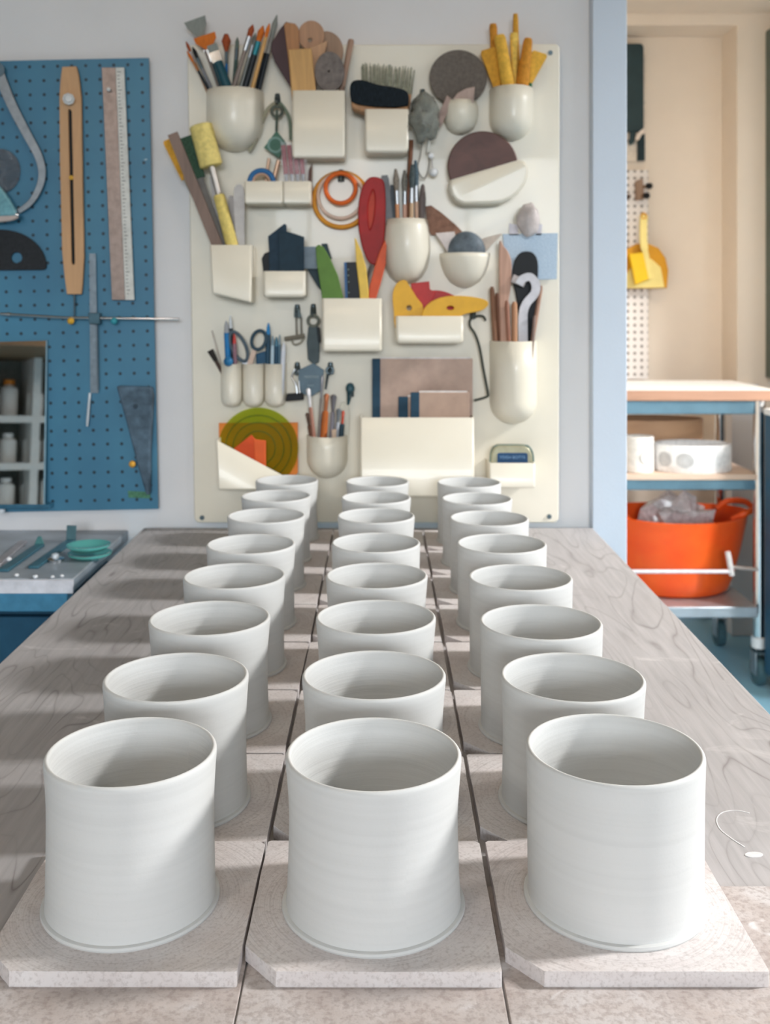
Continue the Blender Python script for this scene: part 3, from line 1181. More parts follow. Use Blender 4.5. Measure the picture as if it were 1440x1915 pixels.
# round stone and chip in the little ball pocket
plate('sanding_disc', 'large dark grey abrasive disc above the ball pocket', 'disc', circle_px(857, 145, 54, 56, 52), BD - 0.020, 0.006, M('#736b64', 0.85, 0, 0.12, 160), bevel=0.0012)
plate('rib', 'thin pinkish fan-shaped rib in the ball pocket', 'rib', [(846, 186), (856, 174), (872, 165), (888, 162), (886, 188), (880, 212), (850, 212)], BD - 0.034, 0.003, M('#b6a096', 0.7, 0, 0.1, 60))

# yellow tapered sponge sticks
G = 'yellow foam sticks in the right-hand round pocket'
YEL = [M(c, 0.8, 0, 0.12, 150) for c in ('#e8b64a', '#d9a03c', '#f0c964', '#d18f35')]
for lab, b, t, w0, w1, k, dd in (
        ('slim amber foam stick reaching above the board edge', (928, 172), (922, 45), 12, 15, 3, .012),
        ('tallest golden foam stick with a pointed end', (966, 172), (964, 26), 15, 10, 1, .020),
        ('broad pale yellow foam stick standing in front', (952, 172), (934, 66), 26, 22, 0, .056),
        ('narrow lemon foam stick behind the broad one', (962, 172), (961, 62), 10, 16, 2, .040),
        ('rounded amber foam stick with a straight upright edge', (975, 172), (988, 72), 24, 17, 3, .050),
        ('wide ochre foam wedge leaning over the disc', (936, 172), (912, 92), 22, 30, 1, .036),
        ('yellow foam wedge leaning towards the board screw', (986, 172), (1010, 98), 8, 30, 0, .034)):
    dx, dy = t[0] - b[0], t[1] - b[1]
    b0 = (b[0] - dx * 0.3, b[1] - dy * 0.3)
    stick('foam_stick', lab, 'foam stick', b0, t, BD - 0.006 - dd * 0.5, [('foam', YEL[k], 'flat' if w1 > 25 else 'round', [(0, w0), (0.4, w0), (0.96, w1), (1, w1 * 0.8)])], G)
stick('marker', 'small green marker cap between yellow foam sticks', 'marker', (988, 195), (991, 156), BD - 0.024, [('body', M('#2f7a44', 0.4), 'round', [(0, 9), (0.8, 9)]), ('cap', M('#1f5d33', 0.35), 'round', [(0.8, 10), (1, 9)])])

# compass-like callipers and green square on the upper hook
ct = thing('callipers', 'dark green-grey bow callipers spread on the upper hook', 'callipers', W(512, 285, BD - 0.016))
Dk = BD - 0.016
obj('leg', ribbon(smooth_open([W(515, 192, Dk), W(500, 205, Dk), W(488, 232, Dk), W(478, 262, Dk), W(465, 284, Dk)], 5), 0.006, 0.003), M('#7e7a66', 0.5, 0.5), ct)
obj('leg', ribbon(smooth_open([W(523, 192, Dk), W(534, 206, Dk), W(542, 226, Dk), W(544, 262, Dk)], 5), 0.006, 0.003), M('#55604f', 0.5, 0.5), ct)
obj('hinge', torus_y(W(518, 208, Dk - 0.004), 0.0095, 0.0028, 24, 8), M('#6d746c', 0.4, 0.7), ct)
ps = thing('palette_square', 'green square tag hanging by its corner from a cord', 'tag', W(514, 297, BD - 0.02))
Dk = BD - 0.022
obj('tag_plate', prism(wpts([(517, 244), (536, 268), (522, 296), (493, 276)], Dk), Dk, Dk + 0.003), M('#4f7565', 0.6), ps, bevel=0.001)
obj('ring_mark', torus_y(W(515, 271, Dk - 0.0005), 0.0125, 0.0022, 28, 6, None, 0.4), M('#7f9f97', 0.5), ps)
obj('cord', tube([W(518, 206, Dk), W(517, 246, Dk)], 0.0022, 6), M('#4b5a50', 0.6), ps)

# twin pocket: tape roll, needles packet, copper rods
tr = W(489, 341, BD - 0.036)
tp = thing('tape_roll', 'blue-edged tape roll peeping out of the twin pocket', 'tape', (tr.x, tr.y, tr.z - 0.026))
obj('tape', torus_y(tr, 0.0205, 0.0048, 36, 10), M('#2b6ea8', 0.4), tp)
obj('core', torus_y(tr, 0.0145, 0.0028, 32, 8), M('#c9a58c', 0.8), tp)
pk = thing('needle_packet', 'clear packet of red-handled needles in the twin pocket', 'packet', W(552, 372, BD - 0.03))
Dk = BD - 0.034
for i in range(4):
    x = 531 + i * 10.5
    h = obj('needle_handle', tube([W(x + 4, 326, Dk), W(x - 1, 272, Dk)], [0.0042, 0.0044], 8), M('#9a2a36', 0.45), pk)
    obj('needle_tip', tube([W(x + 8, 372, Dk), W(x + 4, 326, Dk)], [0.0015, 0.003], 8), STEEL, h)
obj('sleeve', prism(wpts([(524, 266), (572, 262), (580, 372), (534, 372)], Dk - 0.007), Dk - 0.0075, Dk - 0.0070), m_film('sleeve_film', '#e6dde2', 0.10), pk)
for i, (b, t) in enumerate((((495, 352), (503, 296)), ((508, 352), (521, 300)))):
    stick('copper_rod', ('thin copper rod leaning beside the tape roll', 'thick copper rod leaning towards the needle packet')[i], 'rod', b, t, BD - 0.02 - i * 0.006, [('rod', M('#d7b49a', 0.4, 0.5), 'round', [(0, 6 + 3 * i), (1, 6 + 3 * i)])], 'copper rods in the twin pocket')
plate('rib', 'narrow brown rib at the end of the twin pocket', 'rib', [(572, 372), (577, 318), (584, 304), (582, 372)], BD - 0.02, 0.003, wood('#6e4a3c'))

# rings on the middle hook
for lab, cx, cy, R, r, mat, dd in (
        ('largest orange-yellow rubber ring on the middle hook', 638, 374, 0.0482, 0.0044, M('#e39a33', 0.45), 0.010),
        ('pale pink rubber ring between the two orange ones', 637, 366, 0.0400, 0.0030, M('#e2c6b4', 0.45), 0.0155),
        ('smallest bright orange rubber ring on the middle hook', 637, 352, 0.0265, 0.0040, M('#e66a22', 0.45), 0.021)):
    c = W(cx, cy, BD - dd)
    o = obj('rubber_ring', torus_y(c, R, r, 56, 10), mat, None, (c.x, c.y, c.z - R - r))
    tag(o, lab, 'ring', 'rubber rings on the middle hook')

# roller and sticks in the slanted pocket
Dk = BD - 0.046
G = 'tools in the slanted pocket'
stick('foam_roller', 'foam roller with thick yellow sleeve and yellow grip', 'roller', (446, 505), (375, 234), Dk, [
    ('grip', M('#e6d07a', 0.8, 0, 0.1, 120), 'round', [(0, 23), (0.20, 23), (0.51, 22), (0.52, 18)]),
    ('rod', M('#b9b2ac', 0.4, 0.7), 'round', [(0.50, 11), (0.72, 12)]),
    ('sleeve', M('#e9d584', 0.85, 0, 0.1, 120), 'round', [(0.715, 38), (0.72, 43), (0.995, 43), (1.0, 38)])], G)
stick('wooden_stirrer', 'long flat grey-brown wooden stick leaning past the board edge', 'stick', (425, 505), (323, 250), Dk + .006, [('blade', wood('#8c7468'), 'flat', [(0, 20), (0.5, 20), (1, 19)])], G)
stick('sponge_wand', 'amber sponge wand at the outermost edge of the slanted pocket', 'sponge', (428, 505), (312, 262), Dk + .018, [('handle', wood('#a89070'), 'round', [(0, 7), (0.72, 7)]), ('sponge', M('#dfa53f', 0.85, 0, 0.12, 150), 'flat', [(0.70, 15), (0.98, 17), (1, 13)])], G)
stick('hand_brush', 'dark green bristle brush between stick and foam roller', 'brush', (432, 505), (348, 256), Dk + .012, [('handle', M('#6d6a66', 0.5), 'flat', [(0, 14), (0.7, 12)]), ('bristles', M('#3f5a49', 0.85, 0, 0.3, 300), 'flat', [(0.69, 20), (0.99, 30), (1, 28)])], G)
stick('trimming_knife', 'narrow grey blade beside the foam roller grip', 'knife', (430, 505), (398, 330), Dk + .024, [('blade', M('#8d8a88', 0.45, 0.5), 'flat', [(0, 16), (0.6, 16), (1, 12)])], G)
stick('scraper', 'broad rounded grey steel scraper in the slanted pocket', 'scraper', (450, 505), (447, 345), Dk + .010, [('blade', M('#9b9794', 0.45, 0.5), 'flat', [(0, 18), (0.5, 17), (0.85, 21), (0.96, 17), (1, 8)])], G)
stick('scraper', 'slim grey scraper standing by the pocket corner', 'scraper', (438, 505), (432, 366), Dk + .020, [('blade', M('#847f7c', 0.45, 0.5), 'flat', [(0, 12), (0.9, 12), (1, 7)])], G)

# navy ribs in the small pocket
G = 'navy ribs in the small square pocket'
Dk = BD - 0.044
NV = M('#22394a', 0.6, 0, 0.12, 60)
plate('rib', 'dark navy rib with a tall pointed corner', 'rib', [(501, 442), (532, 418), (536, 421), (537, 470), (530, 545), (504, 545), (503, 470)], Dk, 0.003, NV, G)
plate('rib', 'square dark navy rib with a sloping top', 'rib', [(520, 434), (538, 433), (569, 443), (568, 545), (522, 545)], Dk - 0.006, 0.003, M('#1d3442', 0.6, 0, 0.1, 60), G)
plate('rib', 'black rib with a rounded side lobe', 'rib', [(504, 470), (494, 474), (489, 484), (491, 499), (496, 545), (510, 545), (512, 470)], Dk + 0.006, 0.003, BLACK, G)
plate('rib', 'translucent blue-grey rib beside the green one', 'rib', [(564, 461), (592, 461), (593, 503), (566, 503)], BD - 0.030, 0.003, M('#7b8b98', 0.5, 0, 0.1, 60))
plate('scraper', 'dark teal comb leaning behind the green rib', 'scraper', [(574, 503), (600, 500), (604, 548), (594, 536)], BD - 0.020, 0.004, M('#233b45', 0.5))
plate('scraper', 'dark teal plastic clip behind the green rib', 'clip', [(600, 456), (612, 455), (614, 463), (621, 484), (616, 486), (606, 466)], BD - 0.018, 0.004, M('#2b424b', 0.5))

# big pocket: green, navy, yellow and orange tools
G = 'plastic ribs in the large pocket'
Dk = BD - 0.050
plate('rib', 'green curved plastic rib tapering to a blunt point', 'rib', [(590, 462), (596, 457), (605, 462), (618, 484), (632, 515), (642, 556), (644, 620), (608, 620), (600, 540), (592, 490)], Dk - 0.006, 0.004, M('#5d8236', 0.5, 0, 0.08, 40), G, bevel=0.0012)
cb = thing('comb', 'black notched comb with a blue edge', 'comb', W(660, 620, Dk), G)
obj('blade', prism(wpts([(648, 490), (673, 490), (678, 620), (652, 620)], Dk), Dk, Dk + 0.003), M('#14181f', 0.45), cb, bevel=0.0008)
obj('edge', prism(wpts([(643, 491), (648, 490), (652, 620), (647, 620)], Dk), Dk, Dk + 0.003), M('#2d5f92', 0.4), cb)
for y in (504, 515, 527, 547):
    c = W(651 + (y - 490) * 0.02, y, Dk - 0.0004)
    obj('dot', tube([c, c + Vector((0, 0.001, 0))], 0.0011, 8), M('#8fa39a', 0.5), cb)
plate('rib', 'curved pale yellow blade with a sharp point', 'rib', [(663, 444), (666, 447), (676, 470), (685, 500), (689, 540), (692, 620), (678, 620), (672, 540), (666, 490)], Dk - 0.010, 0.004, M('#e5bf52', 0.45, 0, 0.08, 40), G, bevel=0.0012)
plate('rib', 'curved orange-red blade leaning against the egg pocket', 'rib', [(720, 448), (723, 460), (721, 495), (712, 530), (704, 556), (700, 620), (688, 620), (690, 540), (700, 500), (710, 470)], Dk - 0.004, 0.004, M('#d2552a', 0.45, 0, 0.08, 40), G, bevel=0.0012)
rt = thing('trimming_tool', 'red teardrop-shaped loop handle with a lighter orange slot', 'tool', W(700, 540, BD - 0.03))
Dk = BD - 0.034
o = holed('handle', wpts(smooth_closed([(692, 334), (712, 336), (718, 352), (719, 400), (716, 450), (706, 488), (694, 491), (682, 470), (673, 430), (672, 390), (678, 354)], 5), Dk),
          [wpts(smooth_closed([(697, 352), (703, 372), (700, 410), (692, 432), (687, 415), (687, 380)], 5), Dk)], Dk, Dk + 0.012, M('#a01210', 0.45), rt, None, 0.002)
obj('inlay', prism(wpts(smooth_closed([(697, 352), (703, 372), (700, 410), (692, 432), (687, 415), (687, 380)], 5), Dk + 0.004), Dk + 0.004, Dk + 0.009), M('#c23a1c', 0.45), rt)
obj('shank', tube([W(697, 488, Dk + .006), W(690, 512, Dk + .006), W(687, 540, Dk + .006)], [0.004, 0.0035, 0.003], 8), STEEL, rt)

# egg pocket: brushes with pale handles
G = 'tools in the egg-shaped pocket'
Dk = BD - 0.034
for lab, b, t, hand, hair, dd in (
        ('brush with peach handle and frayed grey hairs', (744, 410), (740, 316), '#d79a72', '#8f8579', 0.0),
        ('brush with pink handle and worn silver ferrule', (757, 410), (757, 318), '#d5ab97', '#7f7d75', .004),
        ('brush with tan handle and dark tapered hairs', (769, 410), (771, 308), '#c9aa8a', '#4f5a5c', -.004),
        ('brush with cream handle and slate blue hairs', (780, 410), (777, 300), '#dcb9a2', '#566872', .006)):
    dx, dy = t[0] - b[0], t[1] - b[1]
    b0 = (b[0] - dx * 0.8, b[1] - dy * 0.8)
    stick('paint_brush', lab, 'brush', b0, t, Dk + dd, [('handle', M(hand, 0.5), 'round', [(0, 7), (0.62, 8)]), ('ferrule', STEEL, 'round', [(0.61, 8.5), (0.76, 8.5)]), ('bristles', M(hair, 0.85, 0, 0.2, 300), 'round', [(0.755, 8), (0.88, 12), (1, 5)])], G)
stick('metal_file', 'flat dark grey steel file beside the red tool', 'file', (733, 470), (719, 328), Dk + .012, [('blade', M('#5f6062', 0.5, 0.6), 'flat', [(0, 15), (0.95, 15), (1, 11)])], G)
stick('metal_file', 'short charcoal file beside the peach brush', 'file', (741, 470), (737, 346), Dk + .016, [('blade', M('#3a3f44', 0.5, 0.6), 'flat', [(0, 15), (1, 15)])], G)
stick('needle_tool', 'grey-brown pointed tool at the edge of the egg pocket', 'tool', (786, 480), (791, 344), Dk + .004, [('handle', M('#6d6260', 0.5), 'round', [(0, 12), (0.8, 13), (0.97, 7), (1, 2)])], G)
stick('modelling_tool', 'tall brown wooden tool behind the pale brushes', 'tool', (757, 480), (769, 262), BD - 0.026, [('handle', wood('#7d4a2a'), 'round', [(0, 9), (0.5, 8), (1, 9)])], G)
plate('leather_strip', 'brown leather offcut behind the egg pocket', 'leather', [(796, 386), (806, 384), (826, 398), (852, 420), (864, 432), (862, 440), (806, 440), (798, 420)], BD - 0.008, 0.003, M('#9a7462', 0.75, 0, 0.15, 90))

# half-ball pocket: dark sphere, white wedge, pale strip
c = W(872, 470, BD - 0.030)
R = 0.0335
o = obj('stone', lathe([(R * math.sin(math.pi * i / 18), c.z - R * 1.05 * math.cos(math.pi * i / 18)) for i in range(19)], (c.x, c.y), 28, sy=0.56), M('#67727b', 0.5, 0, 0.25, 45), None, (c.x, c.y, c.z - R))
tag(o, 'smooth slate blue pebble resting in the half-ball pocket', 'pebble')
plate('rib', 'white triangular rib beside the slate pebble', 'rib', [(814, 436), (850, 433), (862, 500), (850, 500), (838, 472)], BD - 0.034, 0.003, M('#ded3cf', 0.5))
plate('rib', 'pale peach rib fanning out of the half-ball pocket', 'rib', [(893, 500), (902, 446), (940, 436), (908, 470), (905, 500)], BD - 0.024, 0.003, M('#dfcfc0', 0.5))

# dark brown half-disc in the slanting oval pocket
plate('bowl_rib', 'large round reddish-brown wooden disc in the slanting oval pocket', 'disc', circle_px(903, 311, 66, 60, 66), BD - 0.032, 0.008, wood('#633e35', 0.62, (25, 25, 25), 0.5), bevel=0.002)

# yellow and red kidneys in the low pocket
G = 'plastic kidneys in the low pocket'
Dk = BD - 0.052
KY, KR = M('#e2aa1e', 0.4, 0, 0.06, 30), M('#a81e1c', 0.4, 0, 0.08, 30)
plate('kidney', 'yellow plastic kidney with rounded top and finger hole', 'kidney', smooth_closed([(740, 534), (748, 526), (758, 525), (766, 536), (778, 556), (791, 577), (785, 620), (744, 620), (737, 580), (735, 552)], 4), Dk, 0.004, KY, G, holes=((765, 576, 6, 6),))
plate('kidney', 'long yellow oval kidney with finger hole resting on the rim', 'kidney', smooth_closed([(790, 588), (800, 570), (822, 558), (850, 554), (884, 556), (908, 562), (912, 570), (900, 580), (868, 587), (850, 600), (835, 625), (806, 625), (794, 608)], 4), Dk - 0.006, 0.004, KY, G, holes=((842, 576, 8, 5),))
plate('kidney', 'red plastic kidney with a notched corner', 'kidney', [(768, 530), (803, 526), (804, 541), (815, 546), (800, 580), (798, 625), (778, 625), (772, 560)], Dk + 0.008, 0.003, M('#b3211d', 0.4), G)
plate('kidney', 'dark red curved kidney behind the long yellow one', 'kidney', smooth_closed([(788, 560), (802, 545), (826, 544), (852, 554), (868, 566), (850, 600), (800, 622), (786, 600)], 4), Dk + 0.014, 0.003, KR, G)

# wire handle loop hanging beside the low pocket
wl = thing('bent_wire', 'bent dark wire loop hanging beside the long round pocket', 'wire', W(896, 750, BD - 0.014))
Dk = BD - 0.016
obj('wire', tube(smooth_open([W(908, 600, Dk), W(904, 592, Dk), W(892, 591, Dk), W(880, 597, Dk), W(879, 610, Dk), W(888, 624, Dk), W(897, 650, Dk), W(904, 690, Dk), W(912, 733, Dk), W(910, 742, Dk), W(887, 749, Dk)], 6), 0.0022, 8), M('#4b524c', 0.4, 0.6), wl)

# long round pocket: paddle, black spatula, white hook, thin wooden tools
G = 'tools in the long round pocket'
Dk = BD - 0.03
plate('paddle', 'pale wooden knife-shaped paddle', 'paddle', smooth_closed([(934, 454), (942, 460), (952, 474), (957, 496), (955, 540), (949, 580), (952, 660), (950, 720), (938, 720), (936, 620), (934, 540)], 4), Dk - 0.004, 0.006, wood('#cfa48e'), G, bevel=0.002)
plate('spatula', 'black rounded silicone spatula', 'spatula', smooth_closed([(958, 520), (962, 490), (972, 474), (985, 470), (998, 474), (1006, 490), (1006, 525), (1004, 560), (1000, 640), (998, 720), (972, 720), (974, 640), (966, 560)], 4), Dk + 0.016, 0.005, M('#16191d', 0.5), G, bevel=0.0015)
hk = thing('hook_tool', 'white plastic hook-shaped tool in front of the black spatula', 'tool', W(978, 720, Dk - 0.008), G)
obj('hook_body', ribbon(smooth_open([W(978, 720, Dk - .008), W(978, 640, Dk - .008), W(978, 590, Dk - .008), W(984, 568, Dk - .008), W(1000, 548, Dk - .008), W(1001, 530, Dk - .008), W(991, 518, Dk - .008), W(977, 522, Dk - .008), W(970, 532, Dk - .008)], 6), [0.016] * 12 + [0.015] * 20 + [0.014] * 17, 0.005), M('#cfced4', 0.35), hk, bevel=0.001)
obj('crossbar', ribbon([W(958, 520, Dk - .004), W(982, 530, Dk - .004)], 0.014, 0.004), M('#b9aeab', 0.35), hk)
for lab, b, t, w, cc, dd in (
        ('thin dark wooden tool by the bent wire', (930, 720), (920, 536), 9, '#94694e', .010),
        ('brown wooden tool second from the bent wire', (938, 720), (930, 548), 10, '#7e543e', .018),
        ('short reddish wooden tool beside the paddle', (956, 720), (948, 562), 8, '#a5705a', -.012),
        ('light tan round wooden tool between paddle and white hook', (962, 720), (962, 564), 11, '#c08d68', -.010),
        ('slim brown stick leaning towards the blue sheet', (982, 720), (1012, 534), 8, '#a8806a', .014),
        ('small dark stick beside the black spatula', (990, 720), (1000, 590), 6, '#8d766c', -.014)):
    stick('modelling_tool', lab, 'tool', b, t, Dk + dd, [('handle', wood(cc), 'round', [(0, w * .8), (0.6, w), (0.96, w), (1, w * .6)])], G)

# shell on the right hook and the pale blue mesh sheet
c = W(988, 412, BD - 0.03)
o = obj('shell', crumple(c, 0.020, 0.014, 0.029, 11, 0.14), M('#cfc5c2', 0.35, 0, 0.18, 30), None, (c.x, c.y, c.z - 0.03), sharp=3)
tag(o, 'pale pinkish shell hanging over the blue mesh sheet', 'shell')
sh = thing('mesh_sheet', 'pale blue mesh sheet pinned to the cream board', 'sheet', W(992, 524, BD - 0.004))
n = N('blue_mesh')
f = n.noise(n.coords((500, 1, 500)), 1, 1)
n.base(n.ramp(f, [(0.4, lin('#a9bfd4')), (0.6, lin('#c4d6e6'))]))
n.set(rough=0.7)
obj('sheet', prism(wpts([(940, 438), (1043, 436), (1041, 522), (960, 524), (945, 500)], BD - .004), BD - 0.0045, BD - 0.003), n.m, sh)
obj('tab', prism(wpts([(952, 418), (968, 420), (970, 440), (952, 440)], BD - .004), BD - 0.0045, BD - 0.003), M('#d5d2da', 0.6), sh)
obj('tab', prism(wpts([(1003, 416), (1014, 420), (1012, 440), (1002, 440)], BD - .004), BD - 0.0045, BD - 0.003), M('#d5d2da', 0.6), sh)

# pen tubes
G = 'pens and tools in the triple tube pocket'
Dk = BD - 0.018
for lab, b, t, w, cc, tipc, dd in (
        ('bright blue pen with a metal point', (430, 740), (423, 600), 11, '#1f77b4', '#a9abb0', -.006),
        ('dark navy pen with a white tip', (434, 740), (431, 590), 8, '#22333d', '#dfe3e6', .006),
        ('pinkish pen with a red and white cap', (442, 740), (438, 624), 8, '#96717c', '#c8433f', -.010),
        ('white pencil standing by the tube edge', (526, 740), (531, 640), 9, '#dfe3ec', '#e9ecf2', -.012),
        ('pale blue pen in the right-hand tube', (508, 740), (510, 628), 7, '#b9cfdc', '#7f99a8', -.010),
        ('steel blue pen with a bright blue end', (500, 740), (502, 604), 9, '#2d4f66', '#2f8fd0', .004),
        ('dark blue marker between two pale pens', (516, 740), (517, 630), 8, '#2c4f66', '#4f7f96', -.002),
        ('slate drawing pen next to the white pencil', (520, 740), (523, 626), 6, '#5f7f92', '#8fa6b2', .004)):
    s_ = stick('pen', lab, 'pen', b, t, Dk + dd * 0.5, [('barrel', M(cc, 0.35), 'round', [(0, w), (0.84, w)]), ('tip', M(tipc, 0.35), 'round', [(0.835, w * 0.95), (0.94, w * 0.7), (1, 2)])], G)
stick('fan_whisk', 'small dark brush leaning out over the tube edge', 'brush', (428, 720), (393, 655), Dk - .002, [('handle', M('#4d3c36', 0.6), 'round', [(0, 6), (0.7, 7)]), ('bristles', M('#33302e', 0.9), 'round', [(0.69, 8), (1, 12)])], G)
stick('wire_tool', 'thin pale needle leaning past the blue pen', 'needle', (424, 720), (396, 618), Dk + .008, [('needle', M('#c9bdb2', 0.4), 'round', [(0, 3), (1, 2)])], G)
c = W(427, 676, Dk - .022)
o = obj('blue_ball', lathe([(0.0085 * math.sin(math.pi * i / 10), c.z - 0.0085 * math.cos(math.pi * i / 10)) for i in range(11)], (c.x, c.y), 16), M('#2a6f9e', 0.3), None, (c.x, c.y, c.z - 0.0085))
tag(o, 'shiny blue round knob at the rim of the left tube', 'knob')
sc_ = thing('scissors', 'scissors with two dark grey ring handles in the middle tube', 'scissors', W(470, 745, Dk))
for nm, cx, cy, rx, ry, tl, mat in (('handle', 446, 648, 13, 30, -0.45, '#55646f'), ('handle', 484, 636, 13, 18, 0.3, '#3c5260')):
    pts = []
    for i in range(28):
        a = 2 * math.pi * i / 28
        x, y = rx * math.cos(a), ry * math.sin(a)
        pts.append(W(cx + x * math.cos(tl) - y * math.sin(tl), cy + x * math.sin(tl) + y * math.cos(tl), Dk - .004))
    obj(nm, tube(pts, 0.0032, 8, closed=True), M(mat, 0.45), sc_)
obj('blade', ribbon([W(456, 672, Dk), W(468, 700, Dk), W(474, 745, Dk)], [0.010, 0.010, 0.004], 0.002), STEEL, sc_)
obj('blade', ribbon([W(476, 654, Dk - .004), W(464, 690, Dk - .004), W(458, 745, Dk - .004)], [0.008, 0.010, 0.004], 0.002), M('#a58f80', 0.4, 0.6), sc_)
plate('eraser', 'blue boxy eraser behind the scissors', 'eraser', [(478, 662), (500, 655), (503, 725), (480, 725)], Dk + 0.012, 0.008, M('#2d5c7d', 0.5), bevel=0.002)

# hooks with clips, grey pentagon card
Dk = BD - 0.014
wc = thing('wire_clip', 'small grey wire clip with two prongs', 'clip', W(558, 645, Dk))
obj('head', prism(wpts([(551, 578), (559, 577), (564, 594), (550, 594)], Dk - .004), Dk - .004, Dk + .004), M('#66777a', 0.5), wc, bevel=.001)
for x in (555, 564):
    obj('prong', tube([W(x - 1, 594, Dk), W(x, 628, Dk)], 0.0018, 8), M('#8a8378', 0.5, 0.4), wc)
obj('crossbar', tube([W(532, 634, Dk), W(570, 628, Dk)], 0.004, 8), M('#7c776b', 0.5, 0.3), wc)
obj('loop', tube(smooth_open([W(545, 634, Dk), W(550, 644, Dk), W(562, 641, Dk), W(568, 632, Dk)], 4), 0.0016, 6), M('#8a8474', 0.5, 0.3), wc)
cl = thing('spring_clamp', 'dark grey spring clamp hanging below a ring', 'clamp', W(586, 680, Dk))
obj('ring', torus_y(W(586, 600, Dk - .004), 0.0095, 0.0028, 24, 8), M('#7b7f76', 0.45, 0.5), cl)
obj('jaw', prism(wpts([(577, 610), (594, 608), (598, 640), (597, 676), (588, 682), (576, 672), (574, 640)], Dk), Dk - .006, Dk + .004), M('#4d5a5e', 0.55), cl, bevel=.002)
obj('jaw', prism(wpts([(592, 612), (598, 612), (600, 640), (595, 640)], Dk - .008), Dk - .010, Dk - .002), M('#1e2428', 0.5), cl, bevel=.001)
pg = thing('pentagon_card', 'blue-grey five-sided metal scraper card with pale print', 'card', W(583, 742, BD - .022))
Dk = BD - 0.022
obj('card', prism(wpts([(586, 679), (606, 692), (601, 730), (582, 742), (558, 734), (558, 692)], Dk), Dk, Dk + .0025), M('#566a76', 0.5, 0.3), pg, bevel=.0006)
text('MUDTOOL', 0.0052, W(583, 705, Dk - .0006), M('#aeb9b8', 0.5), pg)
text('SHAPE', 0.0040, W(581, 721, Dk - .0006), M('#9fb0b4', 0.5), pg)
bc = thing('binder_clip', 'black binder clip with silver wire arms', 'clip', W(552, 752, BD - .02))
Dk = BD - 0.03
obj('clip_body', prism(wpts([(536, 737), (566, 735), (568, 748), (534, 751)], Dk), Dk, Dk + .016), BLACK, bc, bevel=.0015)
obj('wire_arm', tube(smooth_open([W(556, 736, Dk + .004), W(553, 718, Dk + .006), W(546, 704, Dk + .01), W(553, 690, Dk + .014), W(560, 700, Dk + .012), W(559, 718, Dk + .008), W(561, 736, Dk + .004)], 5), 0.0016, 6), STEEL, bc)
ch = thing('chuck_key', 'small steel key hanging from the hook beside the pentagon card', 'key', W(612, 728, BD - .012))
Dk = BD - 0.014
obj('bow', torus_y(W(617, 693, Dk), 0.006, 0.002, 18, 6), DKSTEEL, ch)
obj('shaft', tube([W(613, 700, Dk), W(609, 728, Dk)], [0.0024, 0.0016], 8), DKSTEEL, ch)
ch = thing('teal_key', 'dark teal tapered key on the lowest hook', 'key', W(651, 757, BD - .014))
obj('bow', lathe([(0, W(0, 736, Dk).z), (0.0075, W(0, 731, Dk).z), (0.008, W(0, 724, Dk).z), (0.005, W(0, 717, Dk).z), (0, W(0, 715, Dk).z)], (W(655, 0, Dk).x, Dk - .004), 16), M('#35555f', 0.35), ch)
obj('shaft', tube([W(654, 732, Dk - .004), W(651, 757, Dk - .004)], [0.0055, 0.002], 8), M('#2b4a52', 0.4), ch)

# low round pocket: wooden-handled tools
G = 'modelling tools in the low round pocket'
Dk = BD - 0.026
for lab, b, t, hand, head, w, dd, hp in (
        ('tool with dusky pink handle and white blade', (592, 860), (576, 726), '#9b6d5c', '#e2e0e2', 8, -.008, 9),
        ('dark brown handled tool at the pocket edge', (588, 860), (574, 772), '#6d4a38', '#5a4032', 7, .006, 7),
        ('slim grey steel tool with a long shaft', (594, 860), (603, 702), '#8f8781', '#9b9aa0', 6, .002, 6),
        ('orange wooden handled tool standing upright', (602, 860), (611, 736), '#b5622c', '#b26a42', 13, -.006, 10),
        ('steel ribbon tool with a ring end', (618, 860), (624, 738), '#8a8a94', '#76767c', 9, .002, 12),
        ('clear-handled loop tool beside the ring tool', (626, 860), (634, 764), '#9fa6b0', '#7d858c', 8, -.004, 10),
        ('dark blue tool with a red collar', (634, 860), (642, 768), '#2f4450', '#c2513c', 10, .004, 6)):
    stick('modelling_tool', lab, 'tool', b, t, Dk + dd, [('handle', M(hand, 0.45), 'round', [(0, w * .8), (0.35, w), (0.72, w * .9), (0.74, w * .5)]), ('head', M(head, 0.35, 0.3), 'round', [(0.72, w * .55), (0.88, hp * .8), (0.97, hp), (1, hp * .5)])], G)
plate('wooden_plug', 'short pale wooden stub at the rim of the low round pocket', 'stub', [(620, 804), (629, 803), (629, 850), (621, 850)], Dk - 0.016, 0.006, wood('#d3b79e'))
plate('card', 'cream paper tag behind the steel loop tools', 'tag', smooth_closed([(634, 772), (640, 752), (650, 756), (654, 776), (648, 850), (636, 850)], 3), Dk + 0.016, 0.002, M('#dfdccd', 0.8))

# envelope pocket: orange card, green disc, small red cards
Dk = BD - 0.018
plate('card', 'large square orange card in the slanting envelope pocket', 'card', [(409, 791), (557, 790), (557, 884), (540, 905), (410, 905)], Dk, 0.002, M('#e8873a', 0.6, 0, 0.05, 30))


def m_disc():
    n = N('green_acrylic')
    n.base(lin('#5f9a2a'))
    n.set(rough=0.2)
    t = n.add('ShaderNodeBsdfTransparent')
    t.inputs[0].default_value = (0.86, 0.86, 0.34, 1)
    mx = n.add('ShaderNodeMixShader')
    mx.inputs[0].default_value = 0.16
    n.link(t.outputs[0], mx.inputs[1])
    n.link(n.b.outputs[0], mx.inputs[2])
    n.link(mx.outputs[0], n.t.nodes['Material Output'].inputs[0])
    return n.m


